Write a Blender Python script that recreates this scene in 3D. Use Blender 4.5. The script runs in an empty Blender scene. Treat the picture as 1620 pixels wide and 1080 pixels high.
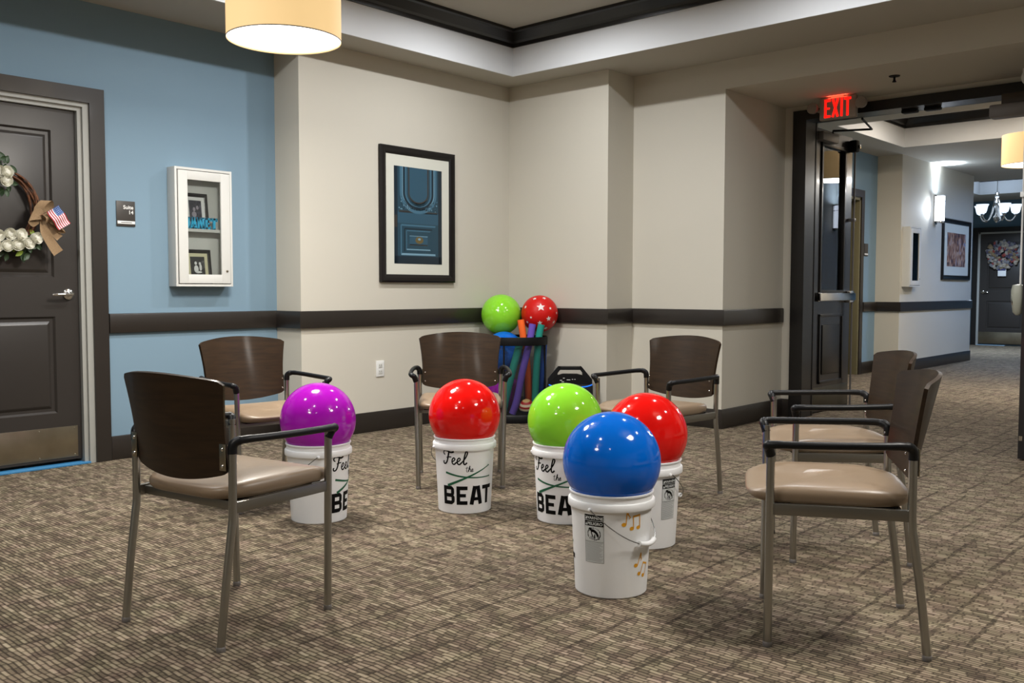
import bpy, bmesh, math, random
from mathutils import Vector, Matrix
C = bpy.context.scene.collection
sc = bpy.context.scene
R = math.radians
random.seed(7)
# ------------------------------------------------------------------ camera
cam_d = bpy.data.cameras.new('camera'); cam = bpy.data.objects.new('camera', cam_d); C.objects.link(cam)
cam_d.sensor_width = 36; cam_d.lens = 32.9; cam_d.clip_start = .05; cam_d.clip_end = 60
yaw, pit, rol = R(41.773), R(-3.163), R(.0716)
fw = Vector((-math.sin(yaw)*math.cos(pit), math.cos(yaw)*math.cos(pit), math.sin(pit)))
rt0 = Vector((math.cos(yaw), math.sin(yaw), 0)); up0 = rt0.cross(fw)
rt = rt0*math.cos(rol)+up0*math.sin(rol); up = -rt0*math.sin(rol)+up0*math.cos(rol)
m = Matrix((rt, up, -fw)).transposed().to_4x4(); m.translation = Vector((5.6197, -6.2496, 1.1008))
cam.matrix_world = m
sc.camera = cam
# ------------------------------------------------------------------ world, exposure
w = bpy.data.worlds.new('world'); sc.world = w; w.use_nodes = True
w.node_tree.nodes['Background'].inputs[0].default_value = (.6, .7, .85, 1)
w.node_tree.nodes['Background'].inputs[1].default_value = .3
vs = sc.view_settings
vs.view_transform = 'Standard'; vs.look = 'None'; vs.gamma = 1; vs.use_curve_mapping = False
vs.exposure = 0.0
# ------------------------------------------------------------------ lamps of the building (recessed cans)
def area(name, loc, size, power, col, rot=(0, 0, 0), spread=160, shape='DISK', sy=None):
    d = bpy.data.lights.new(name, 'AREA'); d.shape = shape; d.size = size
    if sy: d.size_y = sy
    d.energy = power; d.color = col; d.spread = R(spread)
    o = bpy.data.objects.new(name, d); o.location = loc; o.rotation_euler = rot; C.objects.link(o); return o
TRAY = (.325, 6.7, -7.6, -.316)      # x0 x1 y0 y1 of the ceiling tray
ZC, ZB, ZT = 2.883, 3.114, 3.245     # soffit, crown bottom, upper ceiling
WARM = (1, .95, .87); NEUT = (.97, .98, 1); COOL = (.62, .78, 1)
CANS = [(1.27, -1.26), (3.2, -1.26), (5.2, -1.26), (1.27, -3.0), (1.27, -5.0), (3.4, -5.4), (5.6, -3.2), (3.3, -7.0), (5.6, -6.8)]
for (x, y), pw_ in zip(CANS, (34, 34, 26, 32, 24, 20, 13, 8, 5)):
    area('recessed_can_lamp', (x, y, ZT-.012), .11, pw_, NEUT, spread=170)
# ------------------------------------------------------------------ materials
def srgb(c):
    return tuple(((v/255)/12.92 if v/255 <= .04045 else ((v/255+.055)/1.055)**2.4) for v in c)+(1,)
def mat(name, col, rough=.5, metal=0, spec=.5, coat=0, emit=None, es=0, bump=None, trans=0, noise=None):
    M = bpy.data.materials.new(name); M.use_nodes = True
    n = M.node_tree.nodes; l = M.node_tree.links; b = n['Principled BSDF']
    c = srgb(col) if max(col) > 1 else tuple(col)+(1,)
    b.inputs['Base Color'].default_value = c
    b.inputs['Roughness'].default_value = rough; b.inputs['Metallic'].default_value = metal
    b.inputs['Specular IOR Level'].default_value = spec; b.inputs['Coat Weight'].default_value = coat
    if coat: b.inputs['Coat Roughness'].default_value = .08
    if emit:
        b.inputs['Emission Color'].default_value = srgb(emit); b.inputs['Emission Strength'].default_value = es
    if bump or noise:
        tc = n.new('ShaderNodeTexCoord')
    if bump:
        sc_, st = bump
        t = n.new('ShaderNodeTexNoise'); t.inputs['Scale'].default_value = sc_; t.inputs['Detail'].default_value = 4
        l.new(tc.outputs['Object'], t.inputs['Vector'])
        bp = n.new('ShaderNodeBump'); bp.inputs['Strength'].default_value = st; bp.inputs['Distance'].default_value = .002
        l.new(t.outputs['Fac'], bp.inputs['Height']); l.new(bp.outputs['Normal'], b.inputs['Normal'])
    if noise:                       # (scale xyz, second colour, amount)
        s3, c2, amt = noise
        mp = n.new('ShaderNodeMapping'); mp.inputs['Scale'].default_value = s3; l.new(tc.outputs['Object'], mp.inputs['Vector'])
        t = n.new('ShaderNodeTexNoise'); t.inputs['Scale'].default_value = 1; t.inputs['Detail'].default_value = 5; l.new(mp.outputs['Vector'], t.inputs['Vector'])
        mx = n.new('ShaderNodeMix'); mx.data_type = 'RGBA'
        mr = n.new('ShaderNodeMapRange'); mr.inputs['From Min'].default_value = .35; mr.inputs['From Max'].default_value = .65; mr.inputs['To Max'].default_value = amt
        l.new(t.outputs['Fac'], mr.inputs['Value']); l.new(mr.outputs['Result'], mx.inputs['Factor'])
        mx.inputs['A'].default_value = c; mx.inputs['B'].default_value = srgb(c2)
        l.new(mx.outputs['Result'], b.inputs['Base Color'])
    if trans:
        out = n['Material Output']; tr = n.new('ShaderNodeBsdfTranslucent'); tr.inputs['Color'].default_value = c
        ms = n.new('ShaderNodeMixShader'); ms.inputs[0].default_value = trans
        l.new(b.outputs[0], ms.inputs[1]); l.new(tr.outputs[0], ms.inputs[2]); l.new(ms.outputs[0], out.inputs['Surface'])
    return M
def carpet_mat():
    M = bpy.data.materials.new('carpet'); M.use_nodes = True
    n = M.node_tree.nodes; l = M.node_tree.links; b = n['Principled BSDF']
    b.inputs['Roughness'].default_value = .95; b.inputs['Specular IOR Level'].default_value = .1
    tc = n.new('ShaderNodeTexCoord'); sp = n.new('ShaderNodeSeparateXYZ'); l.new(tc.outputs['Object'], sp.inputs[0])
    def math_(op, a, bb=None, c=None):
        q = n.new('ShaderNodeMath'); q.operation = op
        for i, v in enumerate((a, bb, c)):
            if v is None: continue
            if isinstance(v, (int, float)): q.inputs[i].default_value = v
            else: l.new(v, q.inputs[i])
        return q.outputs[0]
    def comb(x, y, z=0.0):
        q = n.new('ShaderNodeCombineXYZ')
        for i, v in enumerate((x, y, z)):
            if isinstance(v, (int, float)): q.inputs[i].default_value = v
            else: l.new(v, q.inputs[i])
        return q.outputs[0]
    def white(v):
        q = n.new('ShaderNodeTexWhiteNoise'); q.noise_dimensions = '2D'; l.new(v, q.inputs['Vector']); return q
    # gently wandering yarn rows running along x
    wob = n.new('ShaderNodeTexNoise'); wob.inputs['Scale'].default_value = 9; wob.inputs['Detail'].default_value = 2; l.new(tc.outputs['Object'], wob.inputs['Vector'])
    yy = math_('ADD', sp.outputs['Y'], math_('MULTIPLY', math_('SUBTRACT', wob.outputs['Fac'], .5), .022))
    row = math_('FLOOR', math_('DIVIDE', yy, .0165))
    fr = math_('FRACT', math_('DIVIDE', yy, .0165))
    r1 = white(comb(row, 3.3)).outputs['Value']
    xs = math_('ADD', math_('DIVIDE', sp.outputs['X'], .048), math_('MULTIPLY', r1, 37.0))
    cell = math_('FLOOR', xs); cf = math_('FRACT', xs)
    wn = white(comb(cell, row))
    # dash brightness
    v = wn.outputs['Value']
    rowv = white(comb(math_('FLOOR', math_('DIVIDE', row, 2.0)), 9.1)).outputs['Value']
    big = n.new('ShaderNodeTexNoise'); big.inputs['Scale'].default_value = 3.2; big.inputs['Detail'].default_value = 3; l.new(tc.outputs['Object'], big.inputs['Vector'])
    val = math_('ADD', math_('ADD', math_('MULTIPLY', v, .34), .24), math_('MULTIPLY', rowv, .10))
    val = math_('ADD', val, math_('MULTIPLY', math_('SUBTRACT', big.outputs['Fac'], .5), .16))
    # dark gap at the row edge and the dash ends
    edge = math_('GREATER_THAN', math_('ABSOLUTE', math_('SUBTRACT', fr, .5)), .31)
    edge2 = math_('GREATER_THAN', math_('ABSOLUTE', math_('SUBTRACT', cf, .5)), .43)
    val = math_('SUBTRACT', val, math_('MULTIPLY', edge, .33)); val = math_('SUBTRACT', val, math_('MULTIPLY', edge2, .21))
    # seams running along y at irregular spacing
    sx = math_('ADD', sp.outputs['X'], math_('MULTIPLY', math_('SUBTRACT', wob.outputs['Fac'], .5), .03))
    band = math_('FLOOR', math_('DIVIDE', sp.outputs['Y'], .457))
    sxx = math_('DIVIDE', math_('ADD', sx, math_('MULTIPLY', white(comb(band, 5.7)).outputs['Value'], .3)), .152)
    sid = white(comb(math_('FLOOR', sxx), band)).outputs['Value']
    seam = math_('MULTIPLY', math_('LESS_THAN', math_('ABSOLUTE', math_('SUBTRACT', math_('FRACT', sxx), math_('ADD', .2, math_('MULTIPLY', sid, .6)))), .05), math_('ADD', .25, math_('MULTIPLY', white(comb(math_('FLOOR', sxx), math_('ADD', band, 40.5))).outputs['Value'], .75)))
    val = math_('SUBTRACT', val, math_('MULTIPLY', seam, .26))
    fine = n.new('ShaderNodeTexNoise'); fine.inputs['Scale'].default_value = 420; fine.inputs['Detail'].default_value = 2; l.new(tc.outputs['Object'], fine.inputs['Vector'])
    val = math_('ADD', val, math_('MULTIPLY', math_('SUBTRACT', fine.outputs['Fac'], .5), .35))
    cr = n.new('ShaderNodeValToRGB'); l.new(val, cr.inputs[0])
    e = cr.color_ramp; e.elements[0].position = 0.0; e.elements[0].color = srgb((58, 50, 41)); e.elements[1].position = .95; e.elements[1].color = srgb((200, 186, 162))
    for p_, c_ in ((.22, (86, 75, 60)), (.42, (118, 104, 84)), (.62, (152, 137, 113))):
        q = e.elements.new(p_); q.color = srgb(c_)
    hu = n.new('ShaderNodeHueSaturation'); l.new(cr.outputs[0], hu.inputs['Color']); hu.inputs['Saturation'].default_value = .9
    hn = n.new('ShaderNodeTexNoise'); hn.inputs['Scale'].default_value = 11; hn.inputs['Detail'].default_value = 3; l.new(tc.outputs['Object'], hn.inputs['Vector'])
    hv = math_('ADD', .5, math_('MULTIPLY', math_('SUBTRACT', hn.outputs['Fac'], .52), .10)); l.new(hv, hu.inputs['Hue'])
    l.new(hu.outputs[0], b.inputs['Base Color'])
    bp = n.new('ShaderNodeBump'); bp.inputs['Strength'].default_value = .5; bp.inputs['Distance'].default_value = .004
    l.new(val, bp.inputs['Height']); l.new(bp.outputs['Normal'], b.inputs['Normal'])
    return M
M = {}
M['carpet'] = carpet_mat()
M['beige'] = mat('beige_paint', (199, 194, 181), .75, bump=(180, .06), spec=.25)
M['deepblue'] = mat('deep_blue_paint', (98, 128, 148), .7, bump=(180, .06), spec=.25)
M['blue'] = mat('blue_paint', (121, 146, 163), .7, bump=(180, .06), spec=.25)
M['ceil'] = mat('ceiling_paint', (182, 178, 168), .85, bump=(150, .08), spec=.2)
M['band'] = mat('tray_band_paint', (214, 216, 218), .7, bump=(150, .05), spec=.2)
M['trim'] = mat('dark_brown_trim', (40, 35, 31), .38, spec=.45, coat=.15, bump=(40, .05))
M['black_trim'] = mat('black_door_trim', (24, 22, 21), .35, spec=.45, coat=.15)
M['doorpaint'] = mat('dark_door_paint', (48, 44, 41), .36, spec=.45, bump=(300, .08))
M['jamb'] = mat('grey_metal_jamb', (158, 158, 152), .4, spec=.4)
M['steel'] = mat('brushed_steel', (176, 168, 150), .28, 1, noise=((4, 400, 4), (140, 132, 116), .6))
M['chrome'] = mat('polished_chrome', (210, 208, 205), .14, 1)
M['legmetal'] = mat('chair_leg_metal', (168, 168, 164), .28, 1)
M['framemetal'] = mat('chair_frame_metal', (140, 138, 132), .38, 1)
M['wood'] = mat('dark_veneer', (50, 35, 20), .5, spec=.2, coat=.14, noise=((9, 9, 70), (36, 25, 14), .8))
M['wood'].node_tree.nodes['Principled BSDF'].inputs['Coat Roughness'].default_value = .16
M['vinyl'] = mat('tan_vinyl', (132, 113, 92), .38, spec=.5, bump=(260, .12))
M['blackplastic'] = mat('black_plastic', (13, 14, 17), .42, spec=.3)
M['black'] = mat('matte_black', (9, 9, 10), .6, spec=.2)
M['white'] = mat('white_painted_wood', (208, 208, 203), .4, spec=.4)
M['bucket'] = mat('white_bucket_plastic', (246, 247, 248), .32, spec=.4, trans=.06)
M['printblack'] = mat('black_vinyl_print', (8, 8, 9), .6, spec=.15)
M['printgreen'] = mat('green_vinyl_print', (14, 92, 62), .5)
M['printorange'] = mat('orange_vinyl_print', (226, 160, 28), .5)
M['wire'] = mat('wire_metal', (120, 120, 118), .35, 1)
def ballmat(nm, c, r=.09): return mat(nm, c, r, spec=.5, coat=.15, trans=.15)
M['b_red'] = ballmat('red_ball_vinyl', (234, 20, 16)); M['b_green'] = ballmat('lime_ball_vinyl', (146, 224, 54)); M['b_blue'] = ballmat('blue_ball_vinyl', (0, 108, 218)); M['b_purple'] = ballmat('purple_ball_vinyl', (178, 22, 190))
M['b_red2'] = mat('dull_red_rubber', (196, 18, 12), .42, spec=.3); M['starw'] = mat('white_star_print', (226, 216, 212), .5)
M['f_orange'] = mat('orange_foam', (238, 98, 26), .85, bump=(300, .3)); M['f_teal'] = mat('teal_foam', (20, 138, 124), .85, bump=(300, .3)); M['f_purple'] = mat('purple_foam', (98, 72, 170), .85, bump=(300, .3)); M['f_blue'] = mat('blue_foam', (12, 74, 160), .85, bump=(300, .3))
M['burlap'] = mat('burlap', (160, 134, 102), .95, noise=((400, 400, 400), (124, 98, 70), .8), bump=(900, .6))
M['twig'] = mat('vine_twigs', (108, 62, 28), .7, noise=((60, 60, 60), (60, 34, 16), 1))
M['petal'] = mat('white_petals', (232, 230, 216), .8, trans=.2)
M['leaf'] = mat('dark_green_leaf', (38, 62, 30), .5)
M['leaf2'] = mat('yellow_green_leaf', (120, 140, 44), .5)
M['letters'] = mat('turquoise_letters', (40, 188, 234), .5)
M['mirrorlens'] = mat('frosted_lamp_lens', (240, 240, 235), .6)
M['signdark'] = mat('sign_charcoal', (58, 54, 50), .4); M['signwhite'] = mat('sign_white', (225, 225, 222), .5)
M['mat'] = mat('cream_mat_board', (206, 206, 194), .9)
M['frameblack'] = mat('black_picture_frame', (16, 12, 12), .35, spec=.3, coat=.15)
M['greybox'] = mat('grey_painted_metal', (122, 118, 116), .4, metal=.3)
M['brownpl'] = mat('tinted_lens', (110, 104, 90), .5)
def emis(name, col, s, col2=None):
    m_ = bpy.data.materials.new(name); m_.use_nodes = True
    b = m_.node_tree.nodes['Principled BSDF']; b.inputs['Base Color'].default_value = srgb(col2 or col); b.inputs['Roughness'].default_value = .7
    b.inputs['Emission Color'].default_value = srgb(col); b.inputs['Emission Strength'].default_value = s; return m_
M['diffuser'] = emis('lit_diffuser', (255, 250, 242), 5.0)
M['shade'] = emis('lit_fabric_shade', (252, 214, 150), .8, (190, 160, 120))
M['bulbglow'] = emis('lit_frosted_glass', (215, 232, 250), 1.5)
M['sconceglow'] = emis('lit_sconce_glass', (228, 238, 255), 4.0)
M['exitred'] = emis('lit_exit_letters', (255, 22, 14), 1.6, (200, 30, 20))
M['canlens'] = emis('lit_can_lens', (255, 250, 240), 12.0)
M['ledblue'] = emis('lit_blue_strip', (10, 110, 235), .8)
def glass_mat(nm='window_glass', tint=(.93, .95, .95, 1)):
    m_ = bpy.data.materials.new(nm); m_.use_nodes = True; n = m_.node_tree.nodes; l = m_.node_tree.links
    for q in list(n):
        if q.type != 'OUTPUT_MATERIAL': n.remove(q)
    o = [q for q in n if q.type == 'OUTPUT_MATERIAL'][0]
    t = n.new('ShaderNodeBsdfTransparent'); t.inputs[0].default_value = tint
    g = n.new('ShaderNodeBsdfGlossy'); g.inputs['Roughness'].default_value = .0
    f = n.new('ShaderNodeFresnel'); f.inputs[0].default_value = 1.5
    x = n.new('ShaderNodeMixShader'); l.new(f.outputs[0], x.inputs[0]); l.new(t.outputs[0], x.inputs[1]); l.new(g.outputs[0], x.inputs[2]); l.new(x.outputs[0], o.inputs['Surface'])
    return m_
M['glass'] = glass_mat()
# ------------------------------------------------------------------ mesh helpers
class MB:
    def __init__(s): s.bm = bmesh.new()
    def box(s, x0, x1, y0, y1, z0, z1, bev=0, rot=None, piv=None):
        t = bmesh.new(); bmesh.ops.create_cube(t, size=1)
        for v in t.verts: v.co = Vector(((x0+x1)/2+v.co.x*(x1-x0), (y0+y1)/2+v.co.y*(y1-y0), (z0+z1)/2+v.co.z*(z1-z0)))
        if bev: bmesh.ops.bevel(t, geom=t.edges[:], offset=bev, segments=2, affect='EDGES', profile=.6)
        if rot is not None:
            c = Vector(piv) if piv else Vector(((x0+x1)/2, (y0+y1)/2, (z0+z1)/2))
            for v in t.verts: v.co = c+rot@(v.co-c)
        s._add(t); return s
    def _add(s, t, mi=0):
        me = bpy.data.meshes.new('t'); t.to_mesh(me); t.free()
        n0 = len(s.bm.faces); s.bm.from_mesh(me); bpy.data.meshes.remove(me)
        if mi:
            s.bm.faces.ensure_lookup_table()
            for f in s.bm.faces[n0:]: f.material_index = mi
    def lathe(s, prof, c=(0, 0, 0), seg=48, axis='Z', closed=False):
        c = Vector(c); rings = []
        for r, z in prof:
            ring = []
            for k in range(seg):
                a = 2*math.pi*k/seg; p = Vector((r*math.cos(a), r*math.sin(a), z))
                if axis == 'X': p = Vector((p.z, p.x, p.y))
                if axis == 'Y': p = Vector((p.x, p.z, p.y))
                ring.append(s.bm.verts.new(c+p))
            rings.append(ring)
        for i in range(len(rings)-1):
            for k in range(seg):
                s.bm.faces.new((rings[i][k], rings[i][(k+1) % seg], rings[i+1][(k+1) % seg], rings[i+1][k]))
        if not closed:
            for rg, rev in ((rings[0], True), (rings[-1], False)):
                if len(rg) > 2: s.bm.faces.new(rg[::-1] if rev else rg)
        return s
    def tube(s, pts, r, seg=12, closed=False, flat=1.0, caps=True, smooth=0):
        P = [Vector(p) for p in pts]
        if smooth: P = crom(P, smooth, closed)
        n = len(P); rs = r if isinstance(r, (list, tuple)) else None
        rings = []; prev = None
        for i in range(n):
            if closed: t = (P[(i+1) % n]-P[i-1])
            else: t = (P[min(i+1, n-1)]-P[max(i-1, 0)])
            t.normalize()
            if prev is None:
                a = Vector((0, 0, 1)) if abs(t.z) < .9 else Vector((1, 0, 0)); nrm = t.cross(a).normalized()
            else:
                nrm = prev-t*prev.dot(t); nrm.normalize()
            prev = nrm; bi = t.cross(nrm)
            rr = r if rs is None else rs[min(len(rs)-1, int(round(i*(len(rs)-1)/max(1, n-1))))]
            rings.append([s.bm.verts.new(P[i]+nrm*math.cos(2*math.pi*k/seg)*rr+bi*math.sin(2*math.pi*k/seg)*rr*flat) for k in range(seg)])
        m_ = n if closed else n-1
        for i in range(m_):
            A, B = rings[i], rings[(i+1) % n]
            for k in range(seg): s.bm.faces.new((A[k], A[(k+1) % seg], B[(k+1) % seg], B[k]))
        if not closed and caps:
            s.bm.faces.new(rings[0][::-1]); s.bm.faces.new(rings[-1])
        return s
    def sphere(s, c, r, u=32, v=20, sc=(1, 1, 1)):
        t = bmesh.new(); bmesh.ops.create_uvsphere(t, u_segments=u, v_segments=v, radius=r)
        for q in t.verts: q.co = Vector(c)+Vector((q.co.x*sc[0], q.co.y*sc[1], q.co.z*sc[2]))
        s._add(t); return s
    def prism(s, poly, f, d):
        """poly: 2D points; f maps (u,v)->Vector; d: extrusion Vector."""
        a = [s.bm.verts.new(f(*p)) for p in poly]; b = [s.bm.verts.new(f(*p)+d) for p in poly]
        n = len(poly)
        s.bm.faces.new(a[::-1]); s.bm.faces.new(b)
        for i in range(n): s.bm.faces.new((a[i], a[(i+1) % n], b[(i+1) % n], b[i]))
        return s
    def poly(s, pts):
        s.bm.faces.new([s.bm.verts.new(Vector(p)) for p in pts]); return s
    def grid(s, P, mi=0):
        V = [[s.bm.verts.new(Vector(p)) for p in row] for row in P]
        for i in range(len(V)-1):
            for j in range(len(V[0])-1):
                f = s.bm.faces.new((V[i][j], V[i][j+1], V[i+1][j+1], V[i+1][j])); f.material_index = mi
        return V
    def build(s, name, ms, parent=None, smooth=True, ang=38, norm=True):
        if norm: bmesh.ops.recalc_face_normals(s.bm, faces=s.bm.faces[:])
        me = bpy.data.meshes.new(name)
        if smooth:
            for f in s.bm.faces: f.smooth = True
            for e in s.bm.edges:
                if len(e.link_faces) == 2:
                    if e.calc_face_angle(0) > R(ang): e.smooth = False
        s.bm.to_mesh(me); s.bm.free()
        for q in (ms if isinstance(ms, (list, tuple)) else [ms]): me.materials.append(M[q] if isinstance(q, str) else q)
        o = bpy.data.objects.new(name, me); C.objects.link(o)
        if parent: o.parent = parent
        return o
def crom(P, k, closed=False):
    out = []; n = len(P)
    rng = range(n if closed else n-1)
    for i in rng:
        if closed: p0, p1, p2, p3 = P[i-1], P[i], P[(i+1) % n], P[(i+2) % n]
        else: p0, p1, p2, p3 = P[max(i-1, 0)], P[i], P[i+1], P[min(i+2, n-1)]
        for j in range(k):
            t = j/k
            out.append(.5*((2*p1)+(-p0+p2)*t+(2*p0-5*p1+4*p2-p3)*t*t+(-p0+3*p1-3*p2+p3)*t**3))
    if not closed: out.append(P[-1])
    return out
def tag(o, label, cat, group=None, kind=None):
    o['label'] = label; o['category'] = cat
    if group: o['group'] = group
    if kind: o['kind'] = kind
    return o
def empty(name, loc, rz=0, label=None, cat=None, group=None):
    o = bpy.data.objects.new(name, None); C.objects.link(o); o.location = loc; o.rotation_euler = (0, 0, rz); o.empty_display_size = .1
    if label: tag(o, label, cat, group)
    return o
def struct(o, label=None):
    o['kind'] = 'structure'
    if label: o['label'] = label
    return o
def copy_tree(o, parent=None):
    c = o.copy(); C.objects.link(c); c.parent = parent
    for ch in list(o.children): copy_tree(ch, c)
    return c
def text_mesh(txt, size, f, mats, name, parent, align='CENTER', bold=0.0, sx=1.0, extr=0.0):
    """flat lettering mesh; f maps (u,v,w) of the text plane into the place"""
    cu = bpy.data.curves.new('t', 'FONT'); cu.body = txt; cu.size = size; cu.align_x = align; cu.offset = bold; cu.extrude = extr; cu.resolution_u = 6
    to = bpy.data.objects.new('t', cu); C.objects.link(to)
    dg = bpy.context.evaluated_depsgraph_get(); me = bpy.data.meshes.new_from_object(to.evaluated_get(dg))
    bpy.data.objects.remove(to); bpy.data.curves.remove(cu)
    for v in me.vertices: v.co = f(v.co.x*sx, v.co.y, v.co.z)
    me.materials.clear(); me.materials.append(M[mats]); me.name = name
    o = bpy.data.objects.new(name, me); C.objects.link(o)
    if parent: o.parent = parent
    return o
# ------------------------------------------------------------------ SETTING
XA = -.2985; YS = -2.238; XB1, D2, XB2, D3 = 1.082, .362, 1.941, 1.406
ZR0, ZR1, ZBASE, ZH = .8194, .9452, .1545, 2.663
HX, HXW, HY, HYE, FY = .857, 1.18, 6.42, 9.56, 14.15
struct(MB().box(-4, 9, -11, 16, -.1, 0).build('floor', 'carpet', smooth=False), 'brown and tan streaked carpet with dark cross seams')
# left blue wall with the suite door opening
DY0, DY1, DZ = -4.66, -3.60, 2.262
wl = MB().box(XA-.16, XA, -10.5, DY0, 0, 3.4).box(XA-.16, XA, DY1, YS+.05, 0, 3.4).box(XA-.16, XA, DY0, DY1, DZ, 3.4).box(XA-.35, XA-.16, -6, -3, 0, 3)
struct(wl.build('wall_left', 'blue', smooth=False), 'blue wall with the suite door and the display cabinet')
struct(MB().box(-.6, 0, YS, .5, 0, 3.4).build('wall_corner', 'beige', smooth=False), 'beige wall section carrying the blue door picture')
struct(MB().box(-.6, XB1, 0, 2, 0, 3.4).build('wall_back', 'beige', smooth=False), 'beige wall behind the basket of balls')
struct(MB().box(XB1-.02, XB2, D2, 1.59, 0, 3.4).build('wall_pier', 'beige', smooth=False), 'beige wall pier beside the double doors')
# header above the double doors, wall that holds the doors, right return
struct(MB().box(XB2, 9, D2, D3+.05, ZH, 3.4).build('wall_header', 'beige', smooth=False), 'beige header with a low ceiling in front of the double doors')
struct(MB().box(XB2, 2.03, D3, 1.59, 0, ZH+.02).box(4.2, 9, D3, 1.59, 0, 2.615).box(2.03, 9, D3, 1.59, 2.615, 3.4).box(4.45, 9, D2, D3, 0, ZH).build('wall_doors', 'beige', smooth=False), 'beige wall around the double doors')
struct(MB().box(8.2, 8.4, -10.5, .5, 0, 3.4).build('wall_right', 'beige', smooth=False))
struct(MB().box(-.6, 8.4, -9.7, -9.5, 0, 3.4).build('wall_rear', 'beige', smooth=False))
# ceiling of the room: soffit ring, tray band, upper ceiling
x0, x1, y0, y1 = TRAY
struct(MB().box(-.6, x0, -9.6, .1, ZC, 3.4).box(x1, 8.4, -9.6, .4, ZC, 3.4).box(x0, x1, y1, .4, ZC, 3.4).box(x0, x1, -9.6, y0, ZC, 3.4).box(x0-.01, x1+.01, y0-.01, y1+.01, ZT, 3.4).build('ceiling', 'ceil', smooth=False), 'flat soffit and raised tray ceiling of the room')
e = .006
struct(MB().box(x0-e, x0+e, y0, y1, ZC-.001, ZT).box(x1-e, x1+e, y0, y1, ZC-.001, ZT).box(x0, x1, y1-e, y1+e, ZC-.001, ZT).box(x0, x1, y0-e, y0+e, ZC-.001, ZT).build('trim_1', 'band', smooth=False), 'pale upright band of the tray ceiling')
def crown(name, X0, X1, Y0, Y1, zb, zt, pr=.085, mt='black_trim'):
    prof = [(0, zb), (.012, zb), (.014, zb+.03), (.03, zb+.045), (pr-.02, zt-.03), (pr, zt-.022), (pr, zt), (0, zt)]
    b = MB(); rings = []
    for (cx, cy, sx, sy) in ((X0, Y0, 1, 1), (X1, Y0, -1, 1), (X1, Y1, -1, -1), (X0, Y1, 1, -1)):
        rings.append([b.bm.verts.new((cx+sx*(e+o), cy+sy*(e+o), z)) for o, z in prof])
    for i in range(4):
        A, B = rings[i], rings[(i+1) % 4]
        for k in range(len(prof)): b.bm.faces.new((A[k], A[(k+1) % len(prof)], B[(k+1) % len(prof)], B[k]))
    return struct(b.build(name, mt, smooth=False), 'dark crown moulding inside the tray ceiling')
crown('trim_2', x0, x1, y0, y1, ZB, ZT)
# hallway shell
HT = (1.40, 4.2, 3.78, 5.82); FT = (.40, 4.2, 10.4, 12.7)
struct(MB().box(HX-.16, HX, 1.5, 5.02, 0, 3.4).box(HX-.16, HX, 5.02, 5.86, 2.31, 3.4).box(HX-.16, HX, 5.86, HY+.1, 0, 3.4).box(HX-.5, HX-.3, 4.5, 6.4, 0, 2.6).build('wall_hallway', 'blue', smooth=False), 'blue hallway wall beyond the double doors')
struct(MB().box(HX-.2, HXW, HY, HYE, 0, 3.4).build('wall_far_pier', 'beige', smooth=False), 'beige hallway wall with sconce and framed picture')
struct(MB().box(4.7, 4.9, 1.5, 14.4, 0, 3.4).build('wall_hallway_right', 'beige', smooth=False))
struct(MB().box(-3, -2.8, 9, 14.4, 0, 3.4).box(-3, HXW-.02, 9.4, HYE, 0, 3.4).build('wall_foyer_left', 'beige', smooth=False))
struct(MB().box(-3, 5, FY, FY+.2, 0, 3.4).build('wall_far', 'deepblue', smooth=False), 'dark blue far wall around the far door')
def soffit(name, X0, X1, Y0, Y1, ty):
    a, b_, c, d = ty
    q = MB().box(X0, a, Y0, Y1, ZC, 3.4).box(b_, X1, Y0, Y1, ZC, 3.4).box(a, b_, Y0, c, ZC, 3.4).box(a, b_, d, Y1, ZC, 3.4).box(a, b_, c, d, ZT, 3.4)
    return struct(q.build(name, 'ceil', smooth=False))
soffit('ceiling_hallway', .7, 4.9, 1.55, 9.2, HT)
soffit('ceiling_foyer', -3, 4.9, 9.2, 14.3, FT)
for i, (a, b_, c, d) in enumerate((HT, FT)):
    struct(MB().box(a-e, a+e, c, d, ZC-.001, ZT).box(b_-e, b_+e, c, d, ZC-.001, ZT).box(a, b_, d-e, d+e, ZC-.001, ZT).box(a, b_, c-e, c+e, ZC-.001, ZT).build('trim_%d' % (3+i), 'band', smooth=False), 'pale upright band of the hallway tray')
    crown('trim_%d' % (5+i), a, b_, c, d, ZB, ZT)
# chair rails and baseboards: polyline swept outwards from the wall
def railrun(name, pts, z0, z1, th, mt='trim', rnd=.008, label=None):
    """pts run with the room on the left-hand side of travel -> offset to that side"""
    b = MB(); n = len(pts)
    prof = [(0, z0), (th-rnd, z0), (th-rnd*.3, z0+rnd*.3), (th, z0+rnd), (th, z1-rnd), (th-rnd*.3, z1-rnd*.3), (th-rnd, z1), (0, z1)]
    P = [Vector((p[0], p[1], 0)) for p in pts]; rings = []
    for i in range(n):
        def nr(a, b2): t = (b2-a).normalized(); return Vector((-t.y, t.x, 0))
        if i == 0: o = nr(P[0], P[1])
        elif i == n-1: o = nr(P[-2], P[-1])
        else:
            a, c = nr(P[i-1], P[i]), nr(P[i], P[i+1]); o = (a+c); o = o/(o.dot(a))
        rings.append([b.bm.verts.new(P[i]+o*q+Vector((0, 0, z))) for q, z in prof])
    for i in range(n-1):
        for k in range(len(prof)): b.bm.faces.new((rings[i][k], rings[i][(k+1) % len(prof)], rings[i+1][(k+1) % len(prof)], rings[i+1][k]))
    b.bm.faces.new(rings[0][::-1]); b.bm.faces.new(rings[-1])
    return struct(b.build(name, mt, smooth=True, ang=30), label)
runA = [(XB2, 1.38), (XB2, D2), (XB1, D2), (XB1, 0), (0, 0), (0, YS), (XA, YS), (XA, -3.505)]
railrun('trim_7', runA, ZR0, ZR1, .026, label='dark chair rail round the room')
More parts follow.
